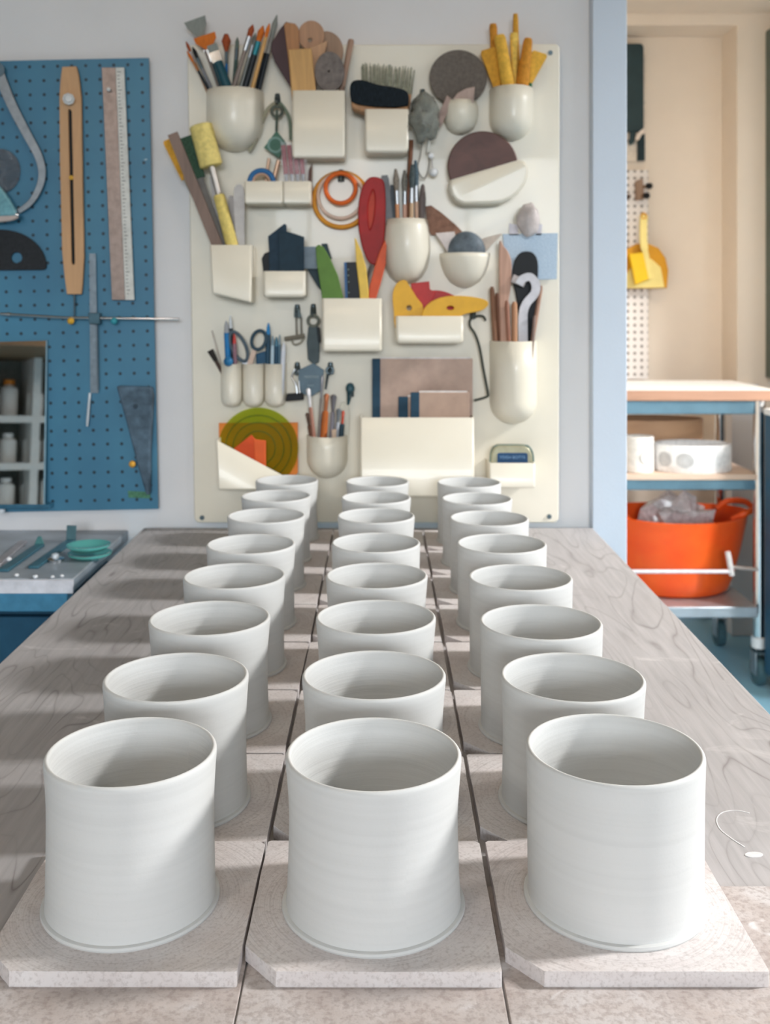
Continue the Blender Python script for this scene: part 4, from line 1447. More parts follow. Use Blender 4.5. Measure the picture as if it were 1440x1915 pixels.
gd = thing('template_disc', 'translucent green disc overlapping the orange card', 'disc', W(483, 913, Dk - .006))
obj('disc', prism(wpts(circle_px(483, 838, 75, 56, 76), Dk - .006), Dk - .0075, Dk - .005), m_disc(), gd)
for R in (0.030, 0.045, 0.058):
    obj('ring_line', torus_y(W(483, 838, Dk - .0078), R, 0.0007, 48, 5), M('#3a5a18', 0.4, 0, .05), gd)
plate('card', 'small red-orange card standing in the envelope pocket', 'card', [(438, 838), (470, 813), (482, 826), (482, 880), (450, 880)], Dk - 0.016, 0.002, M('#dd5526', 0.55, 0, 0.05, 30), 'red cards in the envelope pocket')
plate('card', 'narrow red-orange card folded at its edge', 'card', [(474, 818), (478, 822), (497, 824), (497, 890), (478, 890)], Dk - 0.022, 0.004, M('#e2632f', 0.55, 0, 0.05, 30), 'red cards in the envelope pocket')


# notebooks in the big pocket
def book(label, x0, y0, x1, y1, sp, D, cover, spine, t):
    root = thing('notebook', label, 'notebook', W((x0 + x1) / 2, y1, D), 'notebooks in the wide pocket')
    obj('cover', prism(wpts([(sp, y0), (x1, y0), (x1, y1), (sp, y1)], D), D, D + t), cover, root, bevel=0.001)
    obj('spine', prism(wpts([(x0, y0), (sp, y0), (sp, y1), (x0, y1)], D), D - 0.0006, D + t + 0.0006), spine, root, bevel=0.001)
    obj('pages', prism(wpts([(sp, y0 - 3), (x1 - 4, y0 - 3), (x1 - 4, y0 + 3), (sp, y0 + 3)], D + .002), D + 0.002, D + t - 0.002), M('#e9e5e2', 0.8), root)
    return root


KRAFT, KRAFT2 = M('#bfa698', 0.8, 0, 0.08, 30), M('#bda291', 0.8, 0, 0.06, 30)
SPN = M('#2c4a5e', 0.7, 0, 0.1, 60)
book('large kraft notebook with a dark blue cloth spine', 696, 671, 884, 912, 711, BD - 0.022, KRAFT, SPN, 0.010)
book('small kraft notebook with a blue spine in front', 768, 734, 878, 912, 784, BD - 0.046, KRAFT2, SPN, 0.006)
book('low notebook showing mostly its blue spine', 745, 742, 800, 912, 763, BD - 0.034, KRAFT2, SPN, 0.006)

# tin with a blue label
tn = thing('tin', 'small rounded olive tin with a dark blue label', 'tin', W(957, 905, BD - 0.04))
Dk = BD - 0.046
obj('tin_body', prism(wpts([(918, 905), (918, 850), (922, 838), (932, 833), (980, 833), (990, 838), (996, 850), (997, 905)], Dk), Dk, Dk + 0.022), M('#a3a086', 0.4, 0.3), tn, bevel=0.003)
obj('lid_edge', tube(smooth_open([W(917, 866, Dk + .004), W(918, 849, Dk + .004), W(924, 837, Dk + .004), W(934, 833, Dk + .004), W(980, 833, Dk + .004), W(990, 837, Dk + .004), W(996, 848, Dk + .004), W(998, 866, Dk + .004)], 4), 0.0016, 6), M('#5f7a74', 0.4, 0.4), tn)
lb = obj('label_plate', prism(wpts(rrect(930, 847, 987, 900, 4), Dk - .001), Dk - 0.0012, Dk - 0.0002), M('#20486f', 0.4), tn)
text('YOGH BOTTS', 0.0072, W(958, 855.5, Dk - .0016), M('#7fa6cf', 0.4), lb)

# ------------------------------------------------------------------ blue pegboard
PEGD = BD
ang = math.radians(1.2)
ph, pw = 0.806, 0.44
tr_ = W(278, 108, PEGD)
pb = thing('pegboard', 'teal blue perforated pegboard hung slightly askew on the white wall', 'pegboard', (tr_.x, tr_.y, tr_.z))
PEG = m_peg('teal_hardboard', '#35708f', '#12303f', 0.02505, -0.0125, -0.0118, 0.0030, True, '#3f7f9c')
bm = box(-pw, 0, 0, 0.006, -ph, 0)
panel = bpy.data.objects.new('panel', bpy.data.meshes.new('panel'))
bmesh.ops.recalc_face_normals(bm, faces=bm.faces[:])
bm.to_mesh(panel.data)
bm.free()
panel.data.materials.append(PEG)
COL.objects.link(panel)
panel.parent = pb
for x, z in ((-0.02, -0.02), (-0.02, -ph + 0.02), (-pw + 0.02, -0.02), (-pw + 0.02, -ph + 0.02)):
    bm = box(x - 0.01, x + 0.01, 0.006, WY - PEGD, z - 0.01, z + 0.01)
    sp = bpy.data.objects.new('spacer', bpy.data.meshes.new('spacer'))
    bm.to_mesh(sp.data)
    bm.free()
    sp.data.materials.append(DKSTEEL)
    COL.objects.link(sp)
    sp.parent = pb
# pins whose coloured heads hold tools on the board


def pin(px, py, color, r=0.0052, d=0.016):
    c = W(px, py, PEGD)
    o = bpy.data.objects.new('peg_pin', None)
    p_ = obj('peg_pin', tube([c + Vector((0, -d + r, 0)), c + Vector((0, 0.004, 0))], 0.0018, 8), STEEL, None, c)
    h = Vector((c.x, c.y - d, c.z))
    bm = bmesh.new()
    bmesh.ops.create_uvsphere(bm, u_segments=16, v_segments=10, radius=r)
    bmesh.ops.translate(bm, verts=bm.verts[:], vec=h)
    obj('pin_head', bm, M(color, 0.3), p_)
    return p_


for px, py, cc, lab in ((138, 600, '#d9a83a', 'yellow-headed pin under the long steel rod'), (218, 600, '#3f9fae', 'turquoise-headed pin under the long steel rod'),
                        (252, 865, '#e0a640', 'yellow-headed pin leaning on the dark wedge'), (10, 951, '#e8eef2', 'white-headed pin at the foot of the mirror'),
                        (208, 171, '#eef0ee', 'white-headed pin through the long ruler'), (253, 760, '#7f97a8', 'pale pin holding the dark wedge')):
    tag(pin(px, py, cc, 0.0035 if py in (171, 760) else 0.0062, 0.018), lab, 'pin', 'pins in the blue pegboard')
pb.rotation_euler = (0, -ang, 0)

Dp = PEGD - 0.010
# big bow callipers
bc = thing('callipers', 'large grey steel bow callipers with curved arm on the pegboard', 'callipers', W(20, 402, Dp))
obj('arm', ribbon(smooth_open([W(-6, 128, Dp), W(6, 158, Dp), W(24, 200, Dp), W(50, 250, Dp), W(72, 292, Dp), W(79, 325, Dp), W(72, 355, Dp), W(56, 380, Dp), W(34, 396, Dp)], 6), [0.020 - 0.011 * i / 48 for i in range(49)], 0.004), M('#8d949a', 0.4, 0.8), bc, bevel=.0008)
obj('arm', ribbon(smooth_open([W(-6, 128, Dp + .004), W(-30, 200, Dp + .004), W(-70, 290, Dp + .004), W(-78, 330, Dp + .004), W(-56, 380, Dp + .004), W(-34, 396, Dp + .004)], 6), [0.020 - 0.011 * i / 30 for i in range(31)], 0.004), M('#8d949a', 0.4, 0.8), bc, bevel=.0008)
obj('pivot', tube([W(-6, 130, Dp - .008), W(-6, 130, Dp + .006)], 0.013, 20), DKSTEEL, bc)
o = plate('plastic_disc', 'smoky translucent disc behind the callipers', 'disc', circle_px(0, 320, 38, 44, 42), PEGD - 0.004, 0.002, m_film('smoke_film', '#6c7681', 0.6))
# clear pouch with a silver clip
pu = thing('pouch', 'pale turquoise plastic pouch with a silver zip edge on the pegboard', 'pouch', W(0, 414, Dp - .012))
bm = prism(wpts(smooth_closed([(-60, 400), (-40, 372), (-10, 345), (2, 352), (18, 374), (30, 398), (20, 404), (-30, 404)], 3), Dp - .02), Dp - .024, Dp - .010)
obj('pouch_film', bm, m_film('turquoise_film', '#7fb8c4', 0.85), pu, bevel=.004)
obj('zip_edge', tube([W(-60, 402, Dp - .018), W(0, 399, Dp - .018), W(36, 402, Dp - .018)], [0.006, 0.006, 0.003], 10), CHROME, pu)
obj('pouch_base', prism(wpts(smooth_closed([(-58, 402), (30, 403), (18, 414), (-40, 415)], 4), Dp - .016), Dp - .022, Dp - .012), M('#b9aaa3', 0.5), pu, bevel=.002)
# black protractor
plate('protractor', 'black half-round protractor with a round hole', 'protractor', [(-86, 506)] + [(86 * math.cos(math.radians(a)), 499 - 69 * math.sin(math.radians(a))) for a in range(176, -1, -8)] + [(84, 503), (78, 504)], PEGD - 0.005, 0.003, M('#23262a', 0.55, 0, 0.2, 160), None, holes=((31, 482, 11, 11), (-31, 482, 11, 11)))
# wooden beam compass: slotted tapered bar
bcw = thing('beam_compass', 'long tapered wooden gauge with a black centre slot', 'gauge', W(138, 553, Dp))
ol = wpts([(117, 126), (141, 125), (145, 140), (150, 180), (152, 300), (155, 480), (152, 530), (150, 549), (126, 549), (122, 520), (117, 470), (113, 300), (112, 180), (114, 150)], Dp - .004)
holed('bar', ol, [wpts([(126, 208), (127, 203), (132, 203), (135, 208), (141, 490), (140, 496), (134, 496), (132, 490)], Dp - .004)], Dp - .004, Dp + .006, wood('#cfa276', 0.85, (60, 60, 5)), bcw, None, 0.0012)
obj('slot_strip', prism(wpts([(124, 200), (136, 200), (143, 498), (131, 498)], Dp + .001), Dp + .001, Dp + .005), M('#15191b', 0.6), bcw)
kn = obj('knob', tube([W(128, 185, Dp - .016), W(128, 185, Dp - .003)], 0.0105, 8), M('#c9c9c6', 0.3, 0.3), bcw)
obj('knob_cap', tube([W(128, 184, Dp - .020), W(128, 184, Dp - .015)], [0.006, 0.008], 12), M('#dcdcda', 0.3, 0.2), kn)
obj('pointer', tube([W(133, 332, Dp - .007), W(133, 332, Dp - .002)], 0.004, 10), M('#d9a531', 0.4), bcw)
obj('needle', tube([W(139, 546, Dp), W(139, 592, Dp)], [0.0022, 0.001], 8), DKSTEEL, bcw)
# ruler with white scale
ru = thing('ruler', 'long brown metal ruler with a white scale edge', 'ruler', W(228, 561, Dp))
obj('blade', prism(wpts([(190, 126), (216, 126), (234, 561), (209, 561)], Dp), Dp, Dp + .003), M('#97857c', 0.4, 0.5, 0.12, 70), ru, bevel=.0006)
sc2 = obj('scale', prism(wpts([(216, 126), (232, 126), (251, 561), (234, 561)], Dp - .0005), Dp - .0005, Dp + .003), M('#dddcd6', 0.5), ru, bevel=.0006)
bm = bmesh.new()
for i in range(62):
    y = 134 + i * 6.8
    x = 219 + (y - 126) * 0.0425
    L = 7 if i % 5 == 0 else 4
    box(W(x, y, Dp).x, W(x + L, y, Dp).x, Dp - .0009, Dp - .0004, W(x, y + 1.1, Dp).z, W(x, y, Dp).z, bm)
obj('scale_marks', bm, M('#43403e', 0.6), sc2)
# small steel rule, pin vice and long rod
sr = thing('steel_rule', 'narrow steel rule hanging under the long rod', 'rule', W(176, 735, Dp))
obj('blade', prism(wpts([(167, 474), (179, 474), (184, 735), (169, 735)], Dp + .003), Dp + .003, Dp + .0045), M('#7f8b94', 0.35, 0.6, 0.1, 90), sr)
bm = bmesh.new()
for i in range(36):
    y = 604 + i * 3.5
    x = 175 + (y - 474) * 0.02
    box(W(x, y, Dp).x, W(x + 6, y, Dp).x, Dp + .0022, Dp + .0030, W(x, y + 1.2, Dp).z, W(x, y, Dp).z, bm)
obj('graduations', bm, M('#46525a', 0.6), sr)
stick('pin_vice', 'white thin rod pointing down below the steel rule', 'rod', (163, 797), (168, 735), Dp + .002, [('rod', M('#d4dbe0', 0.3, 0.3), 'round', [(0, 4), (0.2, 6), (1, 5)])])
rod = thing('trammel_rod', 'long horizontal steel rod resting on two pins', 'rod', W(170, 597, Dp - .006))
obj('rod', tube([W(2, 587, Dp - .006), W(120, 594, Dp - .006), W(335, 597, Dp - .006)], 0.0026, 10), CHROME, rod)
obj('end_cap', tube([W(0, 587, Dp - .006), W(20, 588, Dp - .006)], [0.002, 0.0042], 10), CHROME, rod)
obj('slider', prism(wpts([(165, 585), (186, 585), (187, 606), (167, 606)], Dp - .01), Dp - .012, Dp + .002), M('#44606c', 0.4, 0.6), rod, bevel=.001)
# dark wedge
wd = thing('wedge', 'dark slate-grey tapered wedge-shaped knife on the pegboard', 'wedge', W(275, 928, Dp))
obj('blade', prism(wpts([(217, 722), (282, 724), (285, 740), (280, 840), (279, 926), (273, 926), (256, 868), (236, 790)], Dp - .012), Dp - .012, Dp + .008), M('#4f6373', 0.6, 0, 0.22, 60), wd, bevel=.004)
obj('rivet', tube([W(253, 760, Dp - .015), W(253, 760, Dp - .010)], 0.0042, 12), M('#2f3d48', 0.7), wd)
# faded green sticker near the lower corner
plate('sticker', 'faded green paper sticker low on the pegboard', 'sticker', [(239, 918), (281, 920), (281, 932), (240, 931)], PEGD - 0.0012, 0.0009, M('#56876a', 0.7, 0, 0.2, 200))

# mirror leaning on the board
mr = thing('mirror', 'frameless rectangular mirror standing against the pegboard', 'mirror', W(20, 946, PEGD - .008))
n = N('silvered_glass')
n.base((0.9, 0.92, 0.92))
n.set(rough=0.015, metal=1.0)
TILT = math.tan(math.radians(3.5))            # its foot stands proud on the ledge


def lean(bm):
    zt_ = W(0, 637, PEGD).z
    for v in bm.verts:
        v.co.y -= (zt_ - v.co.z) * TILT
    return bm


obj('glass', lean(prism(wpts([(-110, 642), (86, 637), (87, 944), (-110, 946)], PEGD - .006), PEGD - .006, PEGD - .002)), n.m, mr)
obj('edge', lean(prism(wpts([(86, 637), (88, 637), (89, 944), (87, 944)], PEGD - .006), PEGD - .0062, PEGD - .002)), M('#7f9fae', 0.4), mr)
obj('ledge', prism(wpts([(-110, 944), (92, 944), (92, 952), (-110, 953)], PEGD - .027), PEGD - .027, PEGD - .001), M('#2f5f78', 0.5), mr, bevel=.001)

# ------------------------------------------------------------------ side bench on the left
BZ = CAMZ - 0.404 * 1.0
sbn = thing('side_bench', 'grey metal-topped side bench with blue edge below the pegboard', 'bench', (-0.95, 1.7, 0))
BX0, BX1, BY0 = -1.5, -0.455, 1.545
ZINC = M('#9aa3ac', 0.45, 0.3, 0.12, 14)
obj('bench_top', box(BX0, BX1, BY0, WY, BZ - 0.02, BZ), ZINC, sbn, bevel=.002)
obj('front_strip', box(BX0, BX1, BY0 - 0.004, BY0, BZ - 0.021, BZ - 0.002), M('#d9d4d8', 0.5), sbn)
obj('front_rail', box(BX0, BX1 - 0.01, BY0 + .002, BY0 + 0.03, BZ - 0.050, BZ - 0.02), M('#4d86a3', 0.4, 0.2), sbn, bevel=.002)
cabm = M('#234c63', 0.5, 0, 0.1, 20)
obj('cabinet_body', box(BX0, BX1 - 0.03, BY0 + 0.06, WY - 0.02, 0.06, BZ - 0.05), cabm, sbn, bevel=.002)
for k in range(2):
    d = obj('door', box(BX0 + 0.01 + k * 0.505, BX0 + 0.50 + k * 0.505, BY0 + 0.045, BY0 + 0.06, 0.08, BZ - 0.07), cabm, sbn, bevel=.002)
    obj('handle', tube([(BX0 + 0.45 + k * 0.11, BY0 + 0.03, BZ - 0.2), (BX0 + 0.45 + k * 0.11, BY0 + 0.03, BZ - 0.1)], 0.005, 8), STEEL, d)
obj('plinth', box(BX0 + 0.02, BX1 - 0.06, BY0 + 0.1, WY - 0.03, 0, 0.06), BLACK, sbn)


def on_bench(px, py):
    D = F * 0.404 / (py - PY)
    return Vector(((px - PX) * D / F, D, BZ))


# bevel gauges and squares
def angle_tool(label, foot, heel, up, w, mat, mat2):
    a, b = on_bench(*foot), on_bench(*heel)
    b.z += 0.0
    root = thing('try_square', label, 'square', a, 'squares on the side bench')
    d = (b - a).normalized()
    s = Vector((-d.y, d.x, 0)) * w / 2
    bm = bmesh.new()
    lo = [bm.verts.new(p) for p in (a + s, a - s, b - s, b + s)]
    hi = [bm.verts.new(p + Vector((0, 0, 0.005))) for p in (a + s, a - s, b - s, b + s)]
    bm.faces.new(lo)
    bm.faces.new(hi)
    for i in range(4):
        bm.faces.new((lo[i], lo[(i + 1) % 4], hi[(i + 1) % 4], hi[i]))
    obj('stock', bm, mat, root, bevel=.001)
    if up:
        t = W(up[0], up[1], b.y)
        obj('blade', ribbon([b + Vector((0, -.003, 0.005)), t + Vector((0, -.003, 0))], [w, w * up[2]], 0.004), mat2, root, bevel=.0005)
    return root


SQ = M('#3f6f80', 0.4, 0.4)
angle_tool('steel square with a tall upright blade', (62, 1064), (134, 1013), (135, 982, 1.0), 0.016, SQ, M('#51737b', 0.4, 0.4))
angle_tool('steel square with a short pointed blade', (6, 1070), (75, 1022), (75, 1002, 0.3), 0.016, SQ, M('#4d8080', 0.4, 0.4))
angle_tool('narrow pale steel gauge lying beside the squares', (-6, 1060), (44, 1016), None, 0.013, M('#a8a6ab', 0.35, 0.5), SQ)
# teal glass discs and small metal puck
for i, (cx, cy, z0, lab) in enumerate(((168, 1040, 0.0, 'lower teal glass dish on the side bench'), (166, 1026, 0.013, 'upper teal glass dish resting on the other'))):
    c = on_bench(168, 1043)
    n = N('teal_glass%d' % i)
    n.base(lin('#5fb3ab'))
    n.set(rough=0.08, alpha=0.8, coat=0.5)
    z = c.z + z0
    o = obj('glass_dish', lathe([(0, z), (0.026, z), (0.034, z + 0.006), (0.0345, z + 0.009), (0.032, z + 0.009), (0.024, z + 0.004), (0, z + 0.003)], (c.x - 0.002 * i, c.y), 40), n.m, None, (c.x, c.y, z))
    tag(o, lab, 'dish', 'teal glass dishes on the side bench')
c = on_bench(104, 1049)
mp = thing('metal_puck', 'small shiny metal puck in front of the glass dishes', 'puck', c)
obj('base_ring', lathe([(0, c.z), (0.013, c.z), (0.014, c.z + .004), (0.009, c.z + .006), (0, c.z + .006)], (c.x, c.y), 24), CHROME, mp)
obj('button', lathe([(0, c.z + .006), (0.006, c.z + .006), (0.006, c.z + .011), (0, c.z + .013)], (c.x, c.y), 20), M('#e4ebf2', 0.2, 0.3), mp)
for i, (x, y, r) in enumerate(((16, 1049, .0050), (31, 1078, .0035), (66, 1096, .0038), (98, 1083, .003), (116, 1079, .003))):
    c = on_bench(x, min(y, 1081))
    bm = crumple((c.x, c.y, c.z + r * .6), r, r, r * .65, i + 20, 0.2, 2)
    o = obj('clay_crumb', bm, M('#e3e6ea', 0.6), None, c)
    tag(o, 'small white crumb of dry clay on the side bench', 'crumb', 'white clay crumbs on the side bench')

# ------------------------------------------------------------------ trolley in the passage
TD0, TD1 = 3.43, 3.87
ZT = CAMZ - (730 - PY) * TD0 / F
xl, xr = 0.60, (1452 - PX) * TD0 / F
tro = thing('trolley', 'steel trolley with white wood-edged top and castors', 'trolley', ((xl + xr) / 2, 3.65, 0))
SATIN = M('#7fa3b5', 0.3, 0.75, 0.06, 12)
obj('top_board', box(xl, xr, TD0, TD1, ZT - 0.035, ZT), wood('#b68d75', 0.85, (4, 40, 40)), tro, bevel=.002)
obj('top_laminate', box(xl, xr, TD0, TD1, ZT, ZT + 0.0015), M('#f4f2ef', 0.4, 0, .02), tro)
LX = (1420 - PX) * (TD0 + .02) / F
obj('top_rail', box(xl + .03, LX - .02, TD0 + .01, TD0 + .03, ZT - 0.080, ZT - 0.035), SATIN, tro, bevel=.003)
obj('top_rail', box(xl + .03, LX - .02, TD1 - .03, TD1 - .01, ZT - 0.080, ZT - 0.035), SATIN, tro, bevel=.003)
LZ = 0.13
for x in (xl + 0.03, LX):
    for y in (TD0 + 0.02, TD1 - 0.02):
        lg = obj('leg', tube([(x, y, LZ), (x, y, ZT - 0.035)], 0.0195, 18), CHROME, tro)
        obj('collar', tube([(x, y, LZ - .004), (x, y, LZ + .03)], 0.026, 18), M('#e5e6e8', 0.3), lg)
        obj('fork', box(x - .020, x - .014, y - .02, y + .03, 0.035, LZ - .004), STEEL, lg, bevel=.002)
        obj('fork', box(x + .014, x + .020, y - .02, y + .03, 0.035, LZ - .004), STEEL, lg, bevel=.002)
        obj('fork_cap', box(x - .022, x + .022, y - .02, y + .03, LZ - .02, LZ - .004), M('#2d3b42', .5), lg, bevel=.003)
        obj('wheel', tube([(x - .013, y + .01, 0.046), (x + .013, y + .01, 0.046)], 0.046, 22), M('#4c6c76', 0.5), lg)
ZM = CAMZ - (888 - PY) * TD0 / F
obj('middle_shelf', box(xl + .03, LX - .004, TD0 + .005, TD1, ZM - 0.018, ZM), wood('#d6bda9', 0.9, (4, 40, 40)), tro, bevel=.001)
obj('middle_rail', box(xl + .03, LX - .018, TD0 + .01, TD0 + .03, ZM - 0.052, ZM - 0.018), SATIN, tro, bevel=.003)
ZB = CAMZ - (1132 - PY) * TD0 / F
obj('bottom_shelf', box(xl + .03, LX - .018, TD0 - .02, TD1, ZB - 0.035, ZB), M('#b9c2ca', 0.35, 0.6, .06, 12), tro, bevel=.003)
ZR = CAMZ - (1066 - PY) * TD0 / F
obj('guard_rail', tube([(xl + .03, TD0 - .02, ZR), ((1362 - PX) * TD0 / F, TD0 - .02, ZR)], 0.0065, 10), M('#dcd9de', 0.4), tro)
obj('rail_bracket', tube([W(1361, 1032, TD0 - .02), W(1369, 1076, TD0 - .02)], 0.009, 10), M('#d9d5d4', 0.4), tro)
obj('rail_mount', tube([W(1366, 1060, TD0 - .02), (LX, TD0 + .01, ZR - .002)], 0.006, 8), M('#c9bdb6', 0.4), tro)

# things on the trolley
cx, D = (1216 - PX) * 3.70 / F, 3.70
R = 0.195
zt = ZM + 0.155
o = obj('wooden_sieve', lathe([(0, ZM), (R, ZM), (R, zt), (R - .008, zt), (R - .008, ZM + .01), (0, ZM + .01)], (cx, D + .035), 48, sy=0.55), wood('#d0a884', 0.88, (4, 4, 30)), None, (cx, D, ZM))
tag(o, 'round bentwood sieve box on the trolley middle shelf', 'sieve')
c = W(1194, 888, TD0 + .07)
pt = thing('white_pot', 'tall white cylindrical pot with an embossed letter C', 'pot', (c.x, c.y, ZM))
r = 0.050
obj('body', lathe([(0, ZM), (r - .004, ZM), (r, ZM + .004), (r, ZM + .118), (r - .002, ZM + .12), (r - .006, ZM + .118), (r - .006, ZM + .01), (0, ZM + .008)], (c.x, c.y), 40), M('#ece9e4', 0.5), pt)
pts = []
for i in range(25):
    a = math.radians(50 + 260 * i / 24)
    lx, lz = 0.020 * math.cos(a), 0.022 * math.sin(a)
    xx = 0.016 + lx
    pts.append((c.x + xx, c.y - math.sqrt(r * r - xx * xx) - .0004, ZM + .055 + lz))
obj('emblem', tube(pts, 0.0032, 8), M('#d9d7d2', 0.5), pt)
cx, cy = (1294 - PX) * (TD0 + .105) / F, TD0 + .105
R = 0.131
lb_ = thing('round_box', 'low round white box with two grey dots', 'box', (cx, cy, ZM))
obj('body', lathe([(0, ZM), (R - .004, ZM), (R, ZM + .004), (R, ZM + .088), (R - .003, ZM + .092), (R - .008, ZM + .088), (R - .010, ZM + .03), (0, ZM + .03)], (cx, cy), 56, sy=0.72), M('#eeeeee', 0.5), lb_)
for px_ in (1246, 1279):
    xx = (px_ - PX) * (TD0 + .03) / F - cx
    a0_ = math.asin(max(-1, min(1, xx / R)))
    bm = bmesh.new()
    ctr = bm.verts.new((cx + R * 1.012 * math.sin(a0_), cy - .72 * R * 1.012 * math.cos(a0_), ZM + .044))
    ring = []
    for i in range(28):
        a = 2 * math.pi * i / 28
        th = a0_ + 0.029 * math.cos(a) / R
        ring.append(bm.verts.new((cx + R * 1.012 * math.sin(th), cy - .72 * R * 1.012 * math.cos(th), ZM + .044 + .025 * math.sin(a))))
    for i in range(28):
        bm.faces.new((ctr, ring[i], ring[(i + 1) % 28]))
    obj('grey_dot', bm, M('#bfbfbf', 0.55), lb_)
# clear bag behind the tub, orange tub
c = W(1268, 985, 3.74)
bg = thing('plastic_bag', 'crumpled clear plastic bag bulging above the orange tub', 'bag', (c.x, c.y, ZB + .2))
obj('bag_film', crumple((c.x, c.y, c.z + .0), 0.135, 0.075, 0.105, 5, 0.5, 3), FILMW, bg, smooth=False)
obj('bag_contents', crumple((c.x - .08, c.y + .02, c.z - .03), 0.09, 0.05, 0.07, 9, 0.3, 3), M('#d8bcc4', 0.7), bg, sharp=3)
tubx, tuby = (1262 - PX) * 3.62 / F, 3.64
tub = thing('rubber_tub', 'bright orange flexible tub with loop handles on the bottom shelf', 'tub', (tubx, tuby, ZB))
ORG_T = n = N('orange_rubber')
f = n.noise(n.coords(), 7, 4)
n.base(n.ramp(f, [(0.3, lin('#ee4f12')), (0.7, lin('#f2641e'))]))
n.set(rough=0.4)
hh = 0.262
prof = [(0, 0), (0.165, 0), (0.186, 0.012), (0.205, 0.06), (0.228, 0.15), (0.245, 0.225), (0.250, 0.245), (0.257, hh), (0.250, hh + .002), (0.244, 0.24), (0.222, 0.15), (0.198, 0.06), (0.178, 0.014), (0, 0.008)]
bm = lathe([(r_, ZB + z_) for r_, z_ in prof], (tubx, tuby), 64, sy=0.78)
for v in bm.verts:                                   # rim rises towards the handles
    t = max(0, (v.co.z - ZB - 0.15) / 0.11)
    v.co.z += 0.012 * t * abs((v.co.x - tubx) / 0.25) ** 3
obj('body', bm, n.m, tub, sharp=1.0)
for s in (-1, 1):
    x0 = tubx + s * 0.232
    pts = smooth_open([(x0 - s * .055, tuby - .085, ZB + hh - .004), (x0 - s * .01, tuby - .10, ZB + hh + .022), (x0 + s * .045, tuby - .06, ZB + hh + .026), (x0 + s * .062, tuby, ZB + hh - .005), (x0 + s * .045, tuby + .06, ZB + hh + .026), (x0 - s * .01, tuby + .10, ZB + hh + .022), (x0 - s * .055, tuby + .085, ZB + hh - .004)], 6)
    obj('handle', tube(pts, 0.011, 10), n.m, tub)

# blue cabinet beside the trolley and tall dark panel
bcab = thing('blue_cabinet', 'dark blue cabinet with white top beside the trolley', 'cabinet', (1.50, 3.3, 0))
x0 = (1430 - PX) * 3.40 / F
obj('body', box(x0, 1.73, 3.30, 3.40, 0.06, ZT - .075), M('#23506b', 0.45, 0, .08, 10), bcab, bevel=.002)
obj('top', box(x0 - .004, 1.73, 3.295, 3.40, ZT - .075, ZT - .055), M('#e9ecee', 0.4), bcab, bevel=.002)
obj('plinth', box(x0 + .02, 1.72, 3.32, 3.39, 0, .06), BLACK, bcab)
dp = thing('wall_cupboard', 'tall dark grey-green wall cupboard at the end of the passage', 'cupboard', (1.60, 3.95, ZT + .02))
x0 = (1431 - PX) * 4.018 / F
obj('body', box(x0, 1.745, 3.88, 4.018, ZT + .002, CAMZ - (40 - PY) * 3.88 / F), M('#5b665f', 0.5, 0, .08, 10), dp, bevel=.006)
obj('handle', tube([(x0 + .02, 3.872, 1.5), (x0 + .02, 3.872, 1.7)], .006, 8), STEEL, dp)

# post and skirting seen under the trolley
struct('trim_2', box((1362 - PX) * 4.0 / F, (1412 - PX) * 4.0 / F, 3.96, 4.03, 0, ZT - .02), WALL, bevel=.003)

# ------------------------------------------------------------------ white pegboard on the far wall
FW = 4.175
pw2 = thing('pegboard', 'narrow white pegboard on the far passage wall', 'pegboard', W(1190, 708, FW))
WPEG = m_peg('white_hardboard', '#efe9e4', '#8f8780', 13.1 * FW / F, W(1187, 0, FW).x - W(1190, 0, FW).x, W(0, 700, FW).z - W(0, 708, FW).z, 0.0062, False)
obj('panel', box(0.45, W(1212, 0, FW).x, FW, FW + .008, W(0, 709, FW).z, W(0, 318, FW).z), WPEG, pw2)
obj('spacer', box(0.5, W(1205, 0, FW).x, FW + .008, 4.198, W(0, 400, FW).z, W(0, 380, FW).z), M('#cfc8c0', .6), pw2)
obj('spacer', box(0.5, W(1205, 0, FW).x, FW + .008, 4.198, W(0, 660, FW).z, W(0, 640, FW).z), M('#cfc8c0', .6), pw2)
# dark apron board above it
ab = thing('chopping_board', 'dark green-black board with white pegs hanging above the white pegboard', 'board', W(1188, 300, FW - .01))
GB = M('#2c4146', 0.5, 0, .1, 12)
obj('board', prism(wpts(rrect(1130, 81, 1204, 246, 8), FW - .02), FW - .02, FW + .01), GB, ab, bevel=.003)
obj('back_board', box(W(1110, 0, FW).x, W(1209, 0, FW).x, FW + .012, 4.198, W(0, 302, FW).z, W(0, 100, FW).z), M('#e6dacb', .7), ab)
obj('strap', ribbon(smooth_open([W(1184, 240, FW - .01), W(1182, 262, FW - .01), W(1176, 267, FW - .01)], 5), 0.022, .006), GB, ab)
obj('dark_edge', prism(wpts([(1193, 262), (1199, 252), (1206, 250), (1206, 300), (1193, 300)], FW - .004), FW - .004, FW + .012), M('#22343a', .6), ab, bevel=.001)
obj('peg', ribbon(smooth_open([W(1190, 262, FW - .03), W(1197, 250, FW - .03), W(1206, 243, FW - .03)], 4), [.010] + [.016] * 7 + [.022], .01), M('#efe2d6', .5), ab, bevel=.002)
